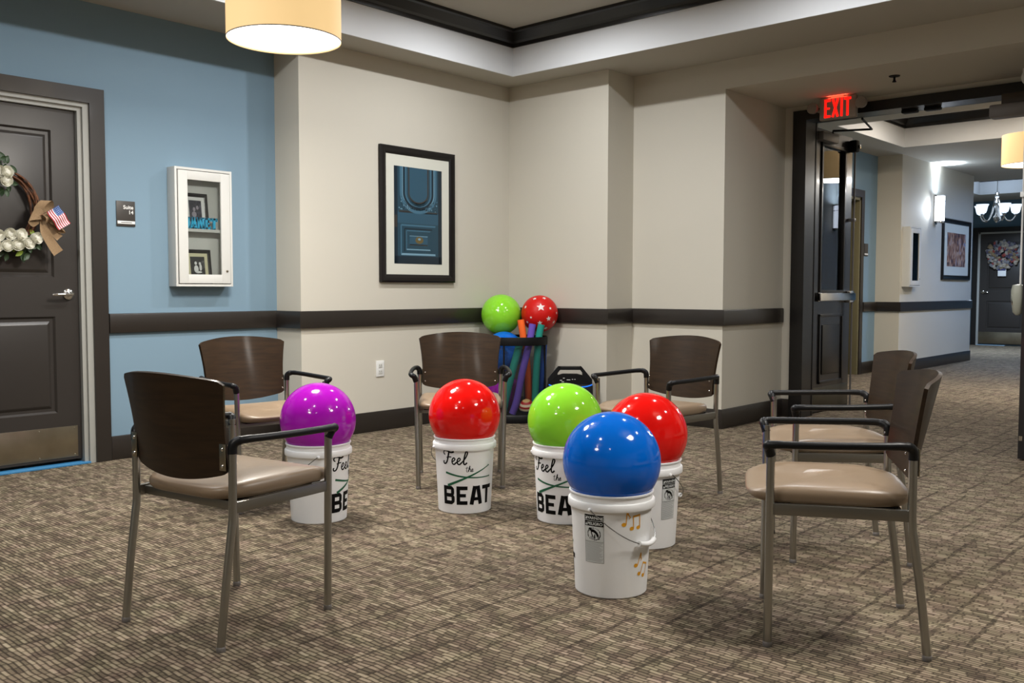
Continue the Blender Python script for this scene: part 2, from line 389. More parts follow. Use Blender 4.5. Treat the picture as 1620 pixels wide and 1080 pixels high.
railrun('baseboard_left', [(XB2+.08, D3), (XB2, D3)]+runA[1:], 0, ZBASE, .016, rnd=.004, label='dark baseboard round the room')
railrun('trim_8', [(XA, -4.76), (XA, -9.5)], ZR0, ZR1, .026); railrun('baseboard_rear', [(XA, -4.76), (XA, -9.5)], 0, ZBASE, .016, rnd=.004)
railrun('trim_9', [(HXW, HYE), (HXW, HY), (HX, HY), (HX, 5.97)], ZR0, ZR1, .026, label='dark chair rail in the hallway')
railrun('baseboard_hallway', [(HXW, HYE), (HXW, HY), (HX, HY), (HX, 5.97)], 0, ZBASE, .016, rnd=.004, label='dark baseboard in the hallway')
railrun('trim_10', [(HX, 4.9), (HX, 1.6)], ZR0, ZR1, .026)
# ---- suite door on the blue wall (door_1)
def panel_door(name, W_, H_, mt, panels, th=.045, label=None):
    """leaf in local x (0..W), front face y=0 looking -y, raised panels; returns empty with leaf"""
    b = MB(); xs = sorted(set([0, W_]+[v for p in panels for v in (p[0], p[1])])); zs = sorted(set([0, H_]+[v for p in panels for v in (p[2], p[3])]))
    V = {}
    def vv(x, y, z):
        k = (round(x, 4), round(y, 4), round(z, 4))
        if k not in V: V[k] = b.bm.verts.new((x, y, z))
        return V[k]
    for i in range(len(xs)-1):
        for j in range(len(zs)-1):
            xa, xb, za, zb = xs[i], xs[i+1], zs[j], zs[j+1]
            if (xa, xb, za, zb) in panels:
                seq = [(0, 0), (.012, .012), (.03, .012), (.045, .002), (.052, .0)]
                for q in range(len(seq)-1):
                    (o1, d1), (o2, d2) = seq[q], seq[q+1]
                    A = [(xa+o1, za+o1), (xb-o1, za+o1), (xb-o1, zb-o1), (xa+o1, zb-o1)]; B = [(xa+o2, za+o2), (xb-o2, za+o2), (xb-o2, zb-o2), (xa+o2, zb-o2)]
                    for k in range(4):
                        b.bm.faces.new((vv(A[k][0], d1, A[k][1]), vv(A[(k+1) % 4][0], d1, A[(k+1) % 4][1]), vv(B[(k+1) % 4][0], d2, B[(k+1) % 4][1]), vv(B[k][0], d2, B[k][1])))
                o2 = .052; b.bm.faces.new((vv(xa+o2, 0, za+o2), vv(xb-o2, 0, za+o2), vv(xb-o2, 0, zb-o2), vv(xa+o2, 0, zb-o2)))
            else:
                b.bm.faces.new((vv(xa, 0, za), vv(xb, 0, za), vv(xb, 0, zb), vv(xa, 0, zb)))
    b.box(0, W_, .014, th, 0, H_)
    return b
def lever(parent, x, z, side=-1, name='door_handle'):
    h = MB().lathe([(.0, -.001), (.034, -.001), (.034, -.008), (.026, -.014), (.013, -.018), (.012, -.05), (.0, -.052)], (x, 0, z), 28, 'Y')
    h.tube([(x, -.045, z), (x+side*.03, -.055, z), (x+side*.075, -.056, z-.002), (x+side*.115, -.05, z-.004)], [.011, .0105, .009, .0075], 12, smooth=5)
    return h.build(name, 'chrome', parent)
d1 = empty('door_1', (XA-.045, DY1-.07, 0), R(90)); d1['kind'] = 'structure'; d1['label'] = 'dark panelled suite door with a wreath and steel kick plate'
# local x -> +y world, front (-y local) -> +x world. leaf spans local x -.915..0
W1 = .92
lf = panel_door('leaf', W1, 2.17, 'doorpaint', [(.13, W1-.145, 1.14, 2.04), (.13, W1-.145, .30, .90)])
leaf = lf.build('door_leaf', 'doorpaint', d1, ang=20); leaf.location = (-W1, 0, .032)
kp = MB().box(-W1+.02, -.025, -.0025, 0, .048, .243, bev=.001)
for x in (-W1+.04, -W1*.5-.1, -.26, -.045):
    for z in (.062, .228): kp.sphere((x, -.003, z), .004, 10, 6)
kp.build('kick_plate', 'steel', d1)
lever(d1, -.062, 1.07)
fr = MB()
for (a, b_) in ((.0, .07),): pass
fr.box(.003, .035, -.03, .10, 0, 2.24).box(.03, .07, -.047, .10, 0, 2.264)
fr.box(-W1-.035, -W1-.003, -.03, .10, 0, 2.24).box(-W1-.07, -W1-.03, -.047, .10, 0, 2.264)
fr.box(-W1-.003, .003, -.03, .10, 2.206, 2.240).box(-W1-.03, .03, -.047, .10, 2.232, 2.264)
fr.build('door_jamb', 'jamb', d1, smooth=False)
cs = MB()
def mitre(b, xl, xr, zt, w_, y0_, y1_):
    f = lambda u, v: Vector((u, y0_, v)); d = Vector((0, y1_-y0_, 0))
    b.prism([(xl, 0), (xl-w_, 0), (xl-w_, zt+w_), (xl, zt)], f, d); b.prism([(xr, 0), (xr+w_, 0), (xr+w_, zt+w_), (xr, zt)], f, d)
    b.prism([(xl, zt), (xl-w_, zt+w_), (xr+w_, zt+w_), (xr, zt)], f, d)
mitre(cs, -W1-.068, .068, 2.259, .094, -.063, -.04)
cs.build('door_casing', 'trim', d1, smooth=False)
MB().box(-W1-.03, .03, -.06, .04, .001, .012, bev=.002).build('threshold', mat('blue_tape_threshold', (60, 128, 176), .5), d1)
# ---- double doors (door_2 left leaf, door_3 right leaf) with their frame
fm = MB()
f2 = lambda u, v: Vector((u, D3-.025, v)); dd = Vector((0, .03, 0))
fm.prism([(2.14, 0), (2.022, 0), (2.022, 2.622), (2.14, 2.54)], f2, dd).prism([(4.12, 0), (4.23, 0), (4.23, 2.622), (4.12, 2.54)], f2, dd).prism([(2.14, 2.54), (2.022, 2.622), (4.23, 2.622), (4.12, 2.54)], f2, dd)
fm.box(2.028, 2.135, D3, 1.6, 0, 2.62).box(4.12, 4.22, D3, 1.6, 0, 2.62).box(2.03, 4.22, D3, 1.6, 2.54, 2.62)
fm.box(2.022, 2.14, 1.59, 1.61, 0, 2.62).box(2.022, 4.23, 1.59, 1.61, 2.54, 2.62)
dfr = struct(fm.build('trim_11', 'black_trim', smooth=False), 'black frame of the double doors')
for x in (2.95, 3.125):
    MB().box(x-.06, x+.06, 1.47, 1.545, 2.512, 2.541, bev=.012).build('latch_strike', 'black', dfr)
def glazed_leaf(root, W_, H_, y_sign=1):
    """leaf in local x 0..W (hinge at 0), thickness local y 0..-.045*y_sign; visible face at y=0"""
    t = .045
    g = (.20, W_-.17, 1.09, 2.39)
    ys = (0, -t*y_sign) if y_sign > 0 else (0, t)
    ya, yb = min(ys), max(ys)
    b = MB().box(0, g[0], ya, yb, .012, H_).box(g[1], W_, ya, yb, .012, H_).box(g[0], g[1], ya, yb, g[3], H_)
    b.box(g[0], g[1], ya, yb, .012, g[2])
    o = b.build('door_leaf', 'doorblk', root, smooth=False)
    return g, ya, yb
M['doorblk'] = mat('black_gloss_door', (25, 24, 26), .3, spec=.5, coat=.2)
dl = empty('door_2', (2.10, 1.605, 0), R(90)); dl['kind'] = 'structure'; dl['label'] = 'black glazed left leaf standing open into the hallway'
# local x -> +y ; local -y -> +x (visible face y=0 toward +x)
WL = .87
g, ya, yb = glazed_leaf(dl, WL, 2.52, -1)
gb = MB()
for (a, b_, c, d) in ((g[0]-.02, g[0]+.012, g[2]-.02, g[3]+.02), (g[1]-.012, g[1]+.02, g[2]-.02, g[3]+.02)): gb.box(a, b_, -.012, .055, c, d, bev=.003)
gb.box(g[0], g[1], -.012, .055, g[2]-.02, g[2]+.012, bev=.003).box(g[0], g[1], -.012, .055, g[3]-.012, g[3]+.02, bev=.003)
gb.build('glazing_bead', 'black_trim', dl)
MB().box(g[0], g[1], .018, .026, g[2], g[3]).build('glass_pane', 'glass', dl, smooth=False)
pm = MB()
for (a, b_, c, d) in ((g[0]-.01, g[1]+.01, .86, .885), (g[0]-.01, g[1]+.01, .26, .285), (g[0]-.01, g[0]+.015, .26, .885), (g[1]-.015, g[1]+.01, .26, .885)): pm.box(a, b_, -.014, 0, c, d, bev=.004)
pm.box(g[0]+.06, g[1]-.06, -.01, 0, .34, .79, bev=.008)
pm.build('panel_moulding', 'black_trim', dl)
MB().box(.02, WL-.02, -.003, 0, .03, .23, bev=.001).build('kick_plate', mat('dull_kick_plate', (92, 88, 74), .35, .8), dl)
pb = MB().box(.07, WL-.02, -.07, -.035, 1.005, 1.075, bev=.006).box(.07, .12, -.05, 0, 1.0, 1.08, bev=.004).box(WL-.12, WL-.02, -.055, 0, .985, 1.095, bev=.006)
pb.build('push_bar', 'chrome', dl)
pr = MB().tube([(WL-.05, -.045, 1.09), (WL-.05, -.045, 2.42)], .009, 10).tube([(WL-.05, -.045, .99), (WL-.05, -.045, .02)], .009, 10).box(WL-.07, WL-.03, -.06, 0, 1.74, 1.77, bev=.006)
pr.build('latch_rod', 'greybox', dl)
MB().box(WL-.09, WL-.01, -.075, 0, 2.38, 2.49, bev=.018).build('top_latch', 'black', dl)
MB().lathe([(.0, -.076), (.016, -.076), (.018, -.088), (.0, -.09)], (WL-.03, 0, 2.43), 16, 'Y').build('latch_cap', 'chrome', dl)
cl = empty('door_closer', (0, 0, 0)); cl.parent = dl
MB().box(.05, .38, -.075, 0, 2.405, 2.48, bev=.006).build('closer_body', 'greybox', cl)
MB().tube([(.30, -.05, 2.482), (.30, -.05, 2.51), (.55, -.30, 2.53), (.02, -.42, 2.535)], .010, 8).build('closer_arm', 'black', cl)
for z in (2.34, 1.76, .92, .25):
    hb = MB().box(.004, .055, -.004, 0, z-.06, z+.06, bev=.001).tube([(-.002, -.006, z-.065), (-.002, -.006, z+.065)], .009, 10)
    hb.build('hinge', 'chrome', dl)
dr = empty('door_3', (4.10, 1.38, 0), R(-90)); dr['kind'] = 'structure'; dr['label'] = 'black right leaf opened toward the room at the picture edge'
# local x -> -y ; local y -> +x. push side is local -y (world -x)
WR = .955
g, ya, yb = glazed_leaf(dr, WR, 2.52, 1)
gb = MB()
for (a, b_, c, d) in ((g[0]-.02, g[0]+.012, g[2]-.02, g[3]+.02), (g[1]-.012, g[1]+.02, g[2]-.02, g[3]+.02)): gb.box(a, b_, -.057, .012, c, d, bev=.003)
gb.box(g[0], g[1], -.057, .012, g[2]-.02, g[2]+.012, bev=.003).box(g[0], g[1], -.057, .012, g[3]-.012, g[3]+.02, bev=.003)
gb.build('glazing_bead', 'black_trim', dr)
MB().box(g[0], g[1], -.026, -.018, g[2], g[3]).build('glass_pane', 'glass', dr, smooth=False)
MB().box(.07, WR-.02, -.115, -.08, 1.005, 1.075, bev=.006).box(.07, .12, -.095, -.045, 1.0, 1.08, bev=.004).build('push_bar', 'chrome', dr)
MB().lathe([(.012, .94), (.03, .96), (.042, 1.05), (.042, 1.10), (.034, 1.135), (.0, 1.14)], (WR-.05, -.082, 0), 20).build('latch_case', mat('clear_grey_cover', (150, 152, 140), .35), dr)
MB().tube([(WR-.05, -.07, 1.13), (WR-.05, -.07, 2.42)], .007, 10).box(WR-.07, WR-.03, -.085, -.045, 1.70, 1.735, bev=.006).build('latch_rod', 'signwhite', dr)
MB().box(WR-.001, WR+.003, -.04, -.02, .13, .16).build('edge_plate', 'chrome', dr)
bx = empty('closer_box', (3.8, 1.3, 2.36), 0, 'grey closer housing on the head of the double door frame', 'door closer')
MB().box(-.2, .35, -.05, .07, 0, .095, bev=.015).build('housing', 'greybox', bx)
MB().box(-.14, .3, .03, .11, .09, .181, bev=.01).build('bracket', mat('brown_bracket', (70, 58, 44), .5), bx)
# ---- doors in the hallway
d4 = empty('door_4', (HX-.10, 5.83, 0), R(90)); d4['kind'] = 'structure'; d4['label'] = 'dark suite door in the blue hallway wall'
lf = panel_door('leaf', .76, 2.24, 'doorpaint', [(.12, .64, 1.14, 2.08), (.12, .64, .30, .90)]); o = lf.build('door_leaf', 'doorpaint', d4, ang=20); o.location = (-.78, 0, .02)
fr = MB().box(-.0, .03, -.105, .02, 0, 2.30, bev=.003).box(-.82, -.78, -.105, .02, 0, 2.30, bev=.003).box(-.8, .03, -.105, .02, 2.26, 2.31, bev=.003); fr.build('door_jamb', mat('olive_grey_jamb', (118, 112, 84), .45), d4)
cs = MB(); mitre(cs, -.80, .028, 2.30, .094, -.12, -.098); cs.build('door_casing', 'trim', d4, smooth=False)
lever(d4, -.07, 1.07)
d5 = empty('door_5', (.065, FY-.0, 0), 0); d5['kind'] = 'structure'; d5['label'] = 'dark far door with a colourful wreath at the end of the hallway'
lf = panel_door('leaf', .92, 2.20, 'doorpaint', [(.13, .79, 1.08, 2.02), (.13, .79, .30, .86)]); o = lf.build('door_leaf', 'doorpaint', d5, ang=20); o.location = (0, -.048, .03)
MB().box(.0, .92, -.052, -.049, .04, .27, bev=.001).build('kick_plate', 'steel', d5)
fr = MB().box(-.045, -.003, -.07, 0, 0, 2.262, bev=.003).box(.923, .965, -.07, 0, 0, 2.262, bev=.003).box(-.04, .96, -.07, 0, 2.225, 2.264, bev=.003); fr.build('door_jamb', 'jamb', d5)
cs = MB(); mitre(cs, -.043, .963, 2.26, .094, -.08, -.05); cs.build('door_casing', 'black_trim', d5, smooth=False)
h5 = lever(d5, .06, 1.07, 1); h5.location = (0, -.05, 0)
MB().box(-.03, .5, -.09, -.03, .001, .012).build('threshold', mat('pale_blue_threshold', (140, 170, 190), .5), d5)
exec_later = []
# ------------------------------------------------------------------ CHAIRS
def make_chair():
    root = empty('arm_chair', (0, 0, 0))
    for sx in (1, -1):
        MB().tube([(sx*.233, .215, .012), (sx*.244, .214, .622)], .0128, 16).build('leg', 'legmetal', root)
        MB().tube([(sx*.237, -.244, .012), (sx*.2385, -.222, .20), (sx*.239, -.200, .355), (sx*.239, -.193, .42), (sx*.241, -.192, .622)], .0128, 16, smooth=5).build('leg', 'legmetal', root)
        MB().lathe([(.0, 0), (.0135, 0), (.0142, .004), (.0142, .014), (.0128, .016)], (sx*.233, .215, 0), 16).build('foot_glide', 'greybox', root)
        MB().lathe([(.0, 0), (.0135, 0), (.0142, .004), (.0142, .014), (.0128, .016)], (sx*.237, -.244, 0), 16).build('foot_glide', 'greybox', root)
        arm = MB().tube([(sx*.241, -.192, .600), (sx*.242, -.191, .624), (sx*.249, -.182, .637), (sx*.262, -.158, .642), (sx*.273, -.09, .641), (sx*.278, .03, .638), (sx*.277, .14, .636), (sx*.273, .205, .635), (sx*.264, .224, .631), (sx*.253, .221, .622), (sx*.2445, .214, .598)],
                        [.0148, .0150, .0145, .0125, .0118, .0118, .0118, .0125, .0145, .015, .0148], 14, smooth=6)
        arm.build('arm_rest', 'blackplastic', root)
        MB().box(sx*.237-.009, sx*.237+.009, -.19, .212, .414, .449, bev=.003).build('side_rail', 'framemetal', root)
        # bracket that carries the back, with two bolts
        br = MB().box(sx*.219-.014, sx*.219+.013, -.2125, -.2090, .548, .630, bev=.001)
        br.build('back_bracket', 'steel', root)
        for z in (.562, .614):
            MB().sphere((sx*.219, -.213, z), .0065, 10, 8, (1, .7, 1)).build('bolt', 'chrome', root); MB().sphere((sx*.207, -.176, z), .0045, 10, 8, (1, .7, 1)).build('bolt', 'chrome', root)
    for y_ in (.15, -.17): MB().box(-.232, .232, y_, y_+.02, .416, .444, bev=.003).build('cross_rail', 'framemetal', root)
    # cushion: stacked superellipse rings
    b = MB(); rings = []; N = 56
    def ring(hw, yb, yf, z, wav=0, dome=0, pw=5.2):
        out = []; yc = (yb+yf)/2; hy = (yf-yb)/2
        for k in range(N):
            a = 2*math.pi*k/N; ca, sa = math.cos(a), math.sin(a)
            x = hw*math.copysign(abs(ca)**(2/pw), ca); y = hy*math.copysign(abs(sa)**(2/pw), sa)
            x *= 1-.10*max(0, -y/hy)**2.5
            t = y/hy
            zz = z + wav*(-.020*max(0, t-.45)**2/.30 - .012*max(0, -t-.4)**2/.36)
            out.append(b.bm.verts.new((x, yc+y, zz)))
        return out
    spec = [(.214, -.18, .245, .446, 0), (.224, -.200, .270, .449, 0), (.2305, -.209, .283, .460, .1), (.2315, -.211, .287, .474, .35), (.229, -.209, .284, .487, .7), (.221, -.202, .274, .4965, 1), (.204, -.187, .256, .502, 1.1), (.15, -.14, .20, .505, 1.1), (.07, -.05, .11, .504, 1)]
    for s_ in spec: rings.append(ring(*s_))
    for i in range(len(rings)-1):
        for k in range(N): b.bm.faces.new((rings[i][k], rings[i][(k+1) % N], rings[i+1][(k+1) % N], rings[i+1][k]))
    b.bm.faces.new(rings[0][::-1]); b.bm.faces.new(rings[-1])
    b.build('seat', 'vinyl', root, ang=60)
    MB().box(-.20, .20, -.16, .22, .440, .449, bev=.003).build('seat_board', 'black', root)
    # curved plywood back
    b = MB(); NU, NV = 32, 18; th = .012
    def bp(u, v):
        hw = .222 + .021*v**1.7 - .004*math.sin(math.pi*v)
        zt = .846 - .024*u*u - .010*max(0, (abs(u)-.9)/.1)**2; zb = .506 + .030*u*u + .008*max(0, (abs(u)-.9)/.1)**2
        z = zb+(zt-zb)*v
        cv = (.030+.048*v)
        y = -.188-.034*v - cv*(1-u*u)
        return Vector((hw*u, y, z))
    G = [[bp(-1+2*i/NU, j/NV) for i in range(NU+1)] for j in range(NV+1)]
    nrm = []
    for j in range(NV+1):
        r_ = []
        for i in range(NU+1):
            du = G[j][min(i+1, NU)]-G[j][max(i-1, 0)]; dv = G[min(j+1, NV)][i]-G[max(j-1, 0)][i]; r_.append(du.cross(dv).normalized())
        nrm.append(r_)
    A = b.grid([[G[j][i]-nrm[j][i]*th/2 for i in range(NU+1)] for j in range(NV+1)])
    B_ = b.grid([[G[j][i]+nrm[j][i]*th/2 for i in range(NU+1)] for j in range(NV+1)])
    for i in range(NU):
        for j in (0, NV): b.bm.faces.new((A[j][i], A[j][i+1], B_[j][i+1], B_[j][i]))
    for j in range(NV):
        for i in (0, NU): b.bm.faces.new((A[j][i], A[j+1][i], B_[j+1][i], B_[j][i]))
    b.build('backrest', 'wood', root, ang=50)
    return root
CH = [((2.83, -4.55), 98.38, 'wood and tan vinyl armchair at the left seen from behind, by the purple ball'),
      ((4.395, -3.293), 208.16, 'wood and tan vinyl armchair at the right nearest the camera, seen from its side'),
      ((4.017, -2.394), 216.3, 'wood and tan vinyl armchair at the right standing behind the nearest side-on armchair'),
      ((1.835, -2.457), -44.9, 'wood and tan vinyl armchair facing the camera behind the central red ball bucket'),
      ((2.858, -1.976), 263.8, 'wood and tan vinyl armchair before the pale wall pier, right of the black speaker'),
      ((1.409, -3.489), -6.74, 'wood and tan vinyl armchair against the blue wall, partly behind the purple ball')]
proto = make_chair()
for i, ((x, y), h, lab) in enumerate(CH):
    o = proto if i == 0 else copy_tree(proto)
    o.location = (x, y, 0); o.rotation_euler = (0, 0, R(h-90)); tag(o, lab, 'chair', 'armchairs set in a circle')
# ------------------------------------------------------------------ BUCKETS AND BALLS
CAMXY = Vector((5.6197, -6.2496))
def rad(z): return .1315+(.1475-.1315)*min(1, z/.316)
def wrapf(a0, off=.0007):
    """(u,v) -> point on the bucket side; a0 = local angle of u=0; u runs to the viewer's right"""
    def f(u, v, w_=0):
        r = rad(v)+off+w_; a = a0+u/.1405
        return Vector((r*math.sin(a), -r*math.cos(a), v))
    return f
def ribbon(b, pts, wd, f, mi=0, step=.006, cap=True):
    """flat stroke of width wd along 2D pts mapped by f; wd may be (start,end)"""
    w0, w1 = wd if isinstance(wd, tuple) else (wd, wd)
    P = [Vector((p[0], p[1])) for p in pts]; Q = []; L = 0
    for i in range(len(P)-1):
        n = max(1, int((P[i+1]-P[i]).length/step))
        for j in range(n): Q.append(P[i].lerp(P[i+1], j/n))
    Q.append(P[-1]); n = len(Q); rows = []
    for i in range(n):
        t = (Q[min(i+1, n-1)]-Q[max(i-1, 0)]); t.normalize(); nn = Vector((-t.y, t.x)); wd_ = (w0+(w1-w0)*i/(n-1))/2
        rows.append([f(*(Q[i]-nn*wd_)), f(*(Q[i]+nn*wd_))])
    b.grid(rows, mi)
def sm(pts, k=6): return [(p.x, p.y) for p in crom([Vector((a, c, 0)) for a, c in pts], k)]
def disc(b, c, r, f, mi=0, n=20, sx=1):
    b.poly([f(c[0]+r*sx*math.cos(2*math.pi*k/n), c[1]+r*math.sin(2*math.pi*k/n)) for k in range(n)])
    b.bm.faces.ensure_lookup_table(); b.bm.faces[-1].material_index = mi
def fillrect(b, u0, u1, v0, v1, f, mi=0):
    ribbon(b, [(u0, (v0+v1)/2), (u1, (v0+v1)/2)], v1-v0, f, mi)
def make_lettering(parent, ang):
    f = wrapf(ang); b = MB()
    # BEAT, heavy block letters (z .048 to .140)
    zb, zt = .048, .140; hh = zt-zb; s = .0185
    def bar(u0, v0, u1, v1, wd=s): ribbon(b, [(u0, v0), (u1, v1)], wd, f, 0)
    # B
    u0 = -.140; bar(u0+s/2, zb, u0+s/2, zt)
    for v in (zb+s/2, zb+hh/2, zt-s/2): bar(u0, v, u0+.050, v)
    ribbon(b, [(u0+.046, zt-s/2), (u0+.053, zt-s*.9), (u0+.053, zb+hh/2+s*.5), (u0+.046, zb+hh/2)], s*.95, f)
    ribbon(b, [(u0+.046, zb+hh/2), (u0+.055, zb+hh/2-s*.5), (u0+.055, zb+s*.9), (u0+.046, zb+s/2)], s*.95, f)
    # E
    u0 = -.066; bar(u0+s/2, zb, u0+s/2, zt)
    bar(u0, zb+s/2, u0+.056, zb+s/2); bar(u0, zb+hh/2, u0+.048, zb+hh/2, s*.9); bar(u0, zt-s/2, u0+.056, zt-s/2)
    # A
    u0 = .000; ribbon(b, [(u0+.011, zb), (u0+.028, zt)], .021, f); ribbon(b, [(u0+.061, zb), (u0+.044, zt)], .021, f)
    bar(u0+.018, zb+hh*.30, u0+.054, zb+hh*.30, s*.85); bar(u0+.018, zt-s*.3, u0+.054, zt-s*.3, s*.6)
    # T
    u0 = .070; bar(u0, zt-s/2, u0+.064, zt-s/2); bar(u0+.032, zb, u0+.032, zt)
    # script: Feel
    def st(p, w_, k=6): ribbon(b, sm(p, k), w_, f, 0, .002)
    o = -.135; z0 = .248
    st([(o+.012, z0+.046), (o+.004, z0+.052), (o+.006, z0+.064), (o+.022, z0+.066), (o+.044, z0+.059), (o+.060, z0+.064)], (.005, .0088))
    st([(o+.034, z0+.061), (o+.029, z0+.040), (o+.023, z0+.016), (o+.014, z0+.003), (o+.004, z0+.003), (o+.002, z0+.012), (o+.006, z0+.015)], (.0088, .006))
    st([(o+.020, z0+.033), (o+.032, z0+.036), (o+.046, z0+.037)], .0055)
    for k in range(2):
        q = o+.046+k*.026
        st([(q+.000, z0+.012), (q+.012, z0+.018), (q+.018, z0+.027), (q+.012, z0+.033), (q+.004, z0+.022), (q+.005, z0+.006), (q+.014, z0+.001), (q+.026, z0+.012)], (.0054, .0072))
    q = o+.098
    st([(q, z0+.012), (q+.016, z0+.032), (q+.026, z0+.056), (q+.020, z0+.066), (q+.012, z0+.040), (q+.008, z0+.010), (q+.014, z0+.001), (q+.024, z0+.010)], (.0056, .0076))
    # the
    o = -.022; z0 = .212
    st([(o+.010, z0+.026), (o+.007, z0+.010), (o+.008, z0+.001), (o+.014, z0+.001)], .0026); st([(o+.002, z0+.019), (o+.014, z0+.020)], .0022)
    st([(o+.014, z0+.004), (o+.022, z0+.018), (o+.023, z0+.030), (o+.019, z0+.018), (o+.017, z0)], .0032); st([(o+.018, z0+.008), (o+.024, z0+.015), (o+.027, z0+.010), (o+.026, z0+.002), (o+.031, z0+.002)], .0032)
    st([(o+.031, z0+.005), (o+.038, z0+.010), (o+.036, z0+.015), (o+.032, z0+.009), (o+.033, z0+.001), (o+.041, z0+.004)], .0032)
    lt = b.build('lettering', 'printblack', parent, smooth=False, norm=False)
    b = MB()
    ribbon(b, sm([(-.122, .206), (-.06, .192), (.0, .184), (.06, .181), (.115, .182)]), (.010, .0045), f); disc(b, (.117, .182), .004, f)
    fo = wrapf(ang, .0012); ribbon(b, [(-.112, .142), (.107, .236)], (.0125, .0045), fo); disc(b, (.108, .2365), .004, fo)
    b.build('drumstick_print', 'printgreen', parent, smooth=False, norm=False)
def make_warning(parent, ang):
    f = wrapf(ang, .0006); f2 = wrapf(ang, .0012); f3 = wrapf(ang, .0017)
    b = MB(); fillrect(b, -.036, .036, .130, .303, f, 0)                  # pale label ground
    fillrect(b, -.036, .036, .262, .303, f2, 1)                            # black heading block
    for z in (.282,): fillrect(b, -.036, .036, z-.0008, z+.0008, f3, 0)
    fillrect(b, -.031, .031, .209, .258, f2, 0)
    # pictogram: barred circle with a child tipping over a pail
    cz = .234
    ribbon(b, [(.024*math.cos(a), cz+.022*math.sin(a)) for a in [2*math.pi*k/24 for k in range(25)]], .0035, f2, 1)
    disc(b, (-.014, cz+.016), .0065, f3, 1); ribbon(b, sm([(-.012, cz+.010), (-.002, cz+.012), (.010, cz+.004), (.016, cz-.008)]), (.012, .007), f3, 1)
    ribbon(b, [(-.010, cz+.006), (-.004, cz-.010)], .004, f3, 1); ribbon(b, [(.012, cz-.004), (.020, cz-.018)], .005, f3, 1); ribbon(b, [(.004, cz), (.002, cz-.016)], .004, f3, 1)
    b.poly([f3(-.012, cz-.020), f3(.006, cz-.020), f3(.008, cz-.008), (f3(-.014, cz-.008))]); b.bm.faces.ensure_lookup_table(); b.bm.faces[-1].material_index = 2
    ribbon(b, [(-.018, cz+.014), (.018, cz-.014)], .003, f3, 0)
    for k in range(18): # rows of small print
        z = .203-k*.0039; fillrect(b, -.033, .033-(.012 if k % 5 == 4 else .003*(k % 3)), z-.0006, z+.0006, f2, 2)
    for (a, c, d, e_) in ((-.036, .036, .130, .1308), (-.036, .036, .2058, .2068)): fillrect(b, a, c, d, e_, f2, 1)
    for u in (-.0356, .0356): ribbon(b, [(u, .130), (u, .262)], .0008, f2, 1)
    b.build('warning_label', ['labelwhite', 'printblack', 'smallprint'], parent, smooth=False, norm=False)
    t1 = text_mesh('WARNING', .0145, lambda u, v, w_: wrapf(ang, .0018)(u+.004, .2875+v), 'labelwhite', 'label_heading', parent, bold=.0004)
    t2 = text_mesh('PELIGRO', .0145, lambda u, v, w_: wrapf(ang, .0018)(u+.004, .2665+v), 'labelwhite', 'label_heading', parent, bold=.0004)
    b = MB()
    for z in (.292, .271): b.poly([wrapf(ang, .0018)(-.033, z-.006), wrapf(ang, .0018)(-.025, z-.006), wrapf(ang, .0018)(-.029, z+.005)])
    b.build('label_triangle', 'labelwhite', parent, smooth=False, norm=False)
M['labelwhite'] = mat('label_white', (214, 218, 218), .5); M['smallprint'] = mat('grey_small_print', (158, 160, 162), .5)
def make_notes(parent, ang):
    f = wrapf(ang, .0007); b = MB()
    def note(u, z, rot, double):
        c, s_ = math.cos(rot), math.sin(rot); g = lambda x, y: f(u+1.15*(x*c-y*s_), z+1.15*(x*s_+y*c))
        if not double:
            b.poly([g(.0085*math.cos(t)*.9, .0062*math.sin(t)) for t in [2*math.pi*k/16 for k in range(16)]])
            ribbon(b, [(.0065, 0), (.0065, .042)], .003, g); ribbon(b, [(.0065, .042), (.012, .030), (.018, .024), (.016, .017)], (.006, .002), g)
        else:
            for x in (0, .024): b.poly([g(x+.0075*math.cos(t), .006*math.sin(t)) for t in [2*math.pi*k/16 for k in range(16)]]); ribbon(b, [(x+.006, 0), (x+.006, .038)], .003, g)
            ribbon(b, [(.0045, .037), (.0315, .039)], .0055, g)
    note(-.022, .272, -.06, False); note(.008, .256, .05, True)
    note(.032, .118, -.35, False); note(.050, .085, -.38, True)
    b.build('music_notes', 'printorange', parent, smooth=False, norm=False)
def make_bucket():
    root = empty('bucket', (0, 0, 0))
    prof = [(.0, .004), (.118, .004), (.122, 0), (.1275, 0), (.1315, .004), (.1475, .316), (.158, .3165), (.1595, .320), (.1592, .340), (.157, .3435), (.1505, .345), (.1505, .364), (.1545, .366), (.1555, .369), (.1545, .3725), (.151, .3735), (.1475, .372), (.1465, .36), (.1285, .012), (.0, .012)]
    MB().lathe(prof, seg=72, closed=True).build('body', 'bucket', root, ang=35)
    # bail handle: pivots at local angles -28 and 152 (0 = -y), hanging towards 62
    a1 = R(-28); d1_ = Vector((math.sin(a1), -math.cos(a1), 0)); a2 = R(62); d2_ = Vector((math.sin(a2), -math.cos(a2), 0))
    zp = .322; pts = []
    for k in range(25):
        t = math.pi*k/24; rr = .166; hx = math.cos(t)*rr; hy = math.sin(t)
        pts.append(d1_*hx + d2_*(.006+hy*.152) + Vector((0, 0, zp-hy*.118-.012*hy*hy)))
    MB().tube([d1_*.155+Vector((0, 0, zp))]+pts+[d1_*-.155+Vector((0, 0, zp))], .0019, 8).build('bail_handle', 'wire', root)
    gp = [p for p in pts[9:15]]
    MB().tube(gp, .0095, 14).build('handle_grip', 'bucket', root)
    for s_ in (1, -1):
        c = d1_*s_*.159+Vector((0, 0, zp)); q = MB().sphere(c, .008, 14, 8); q.build('handle_ear', 'bucket', root)
    make_lettering(root, R(-126)); make_warning(root, R(-25)); make_notes(root, R(27))
    return root
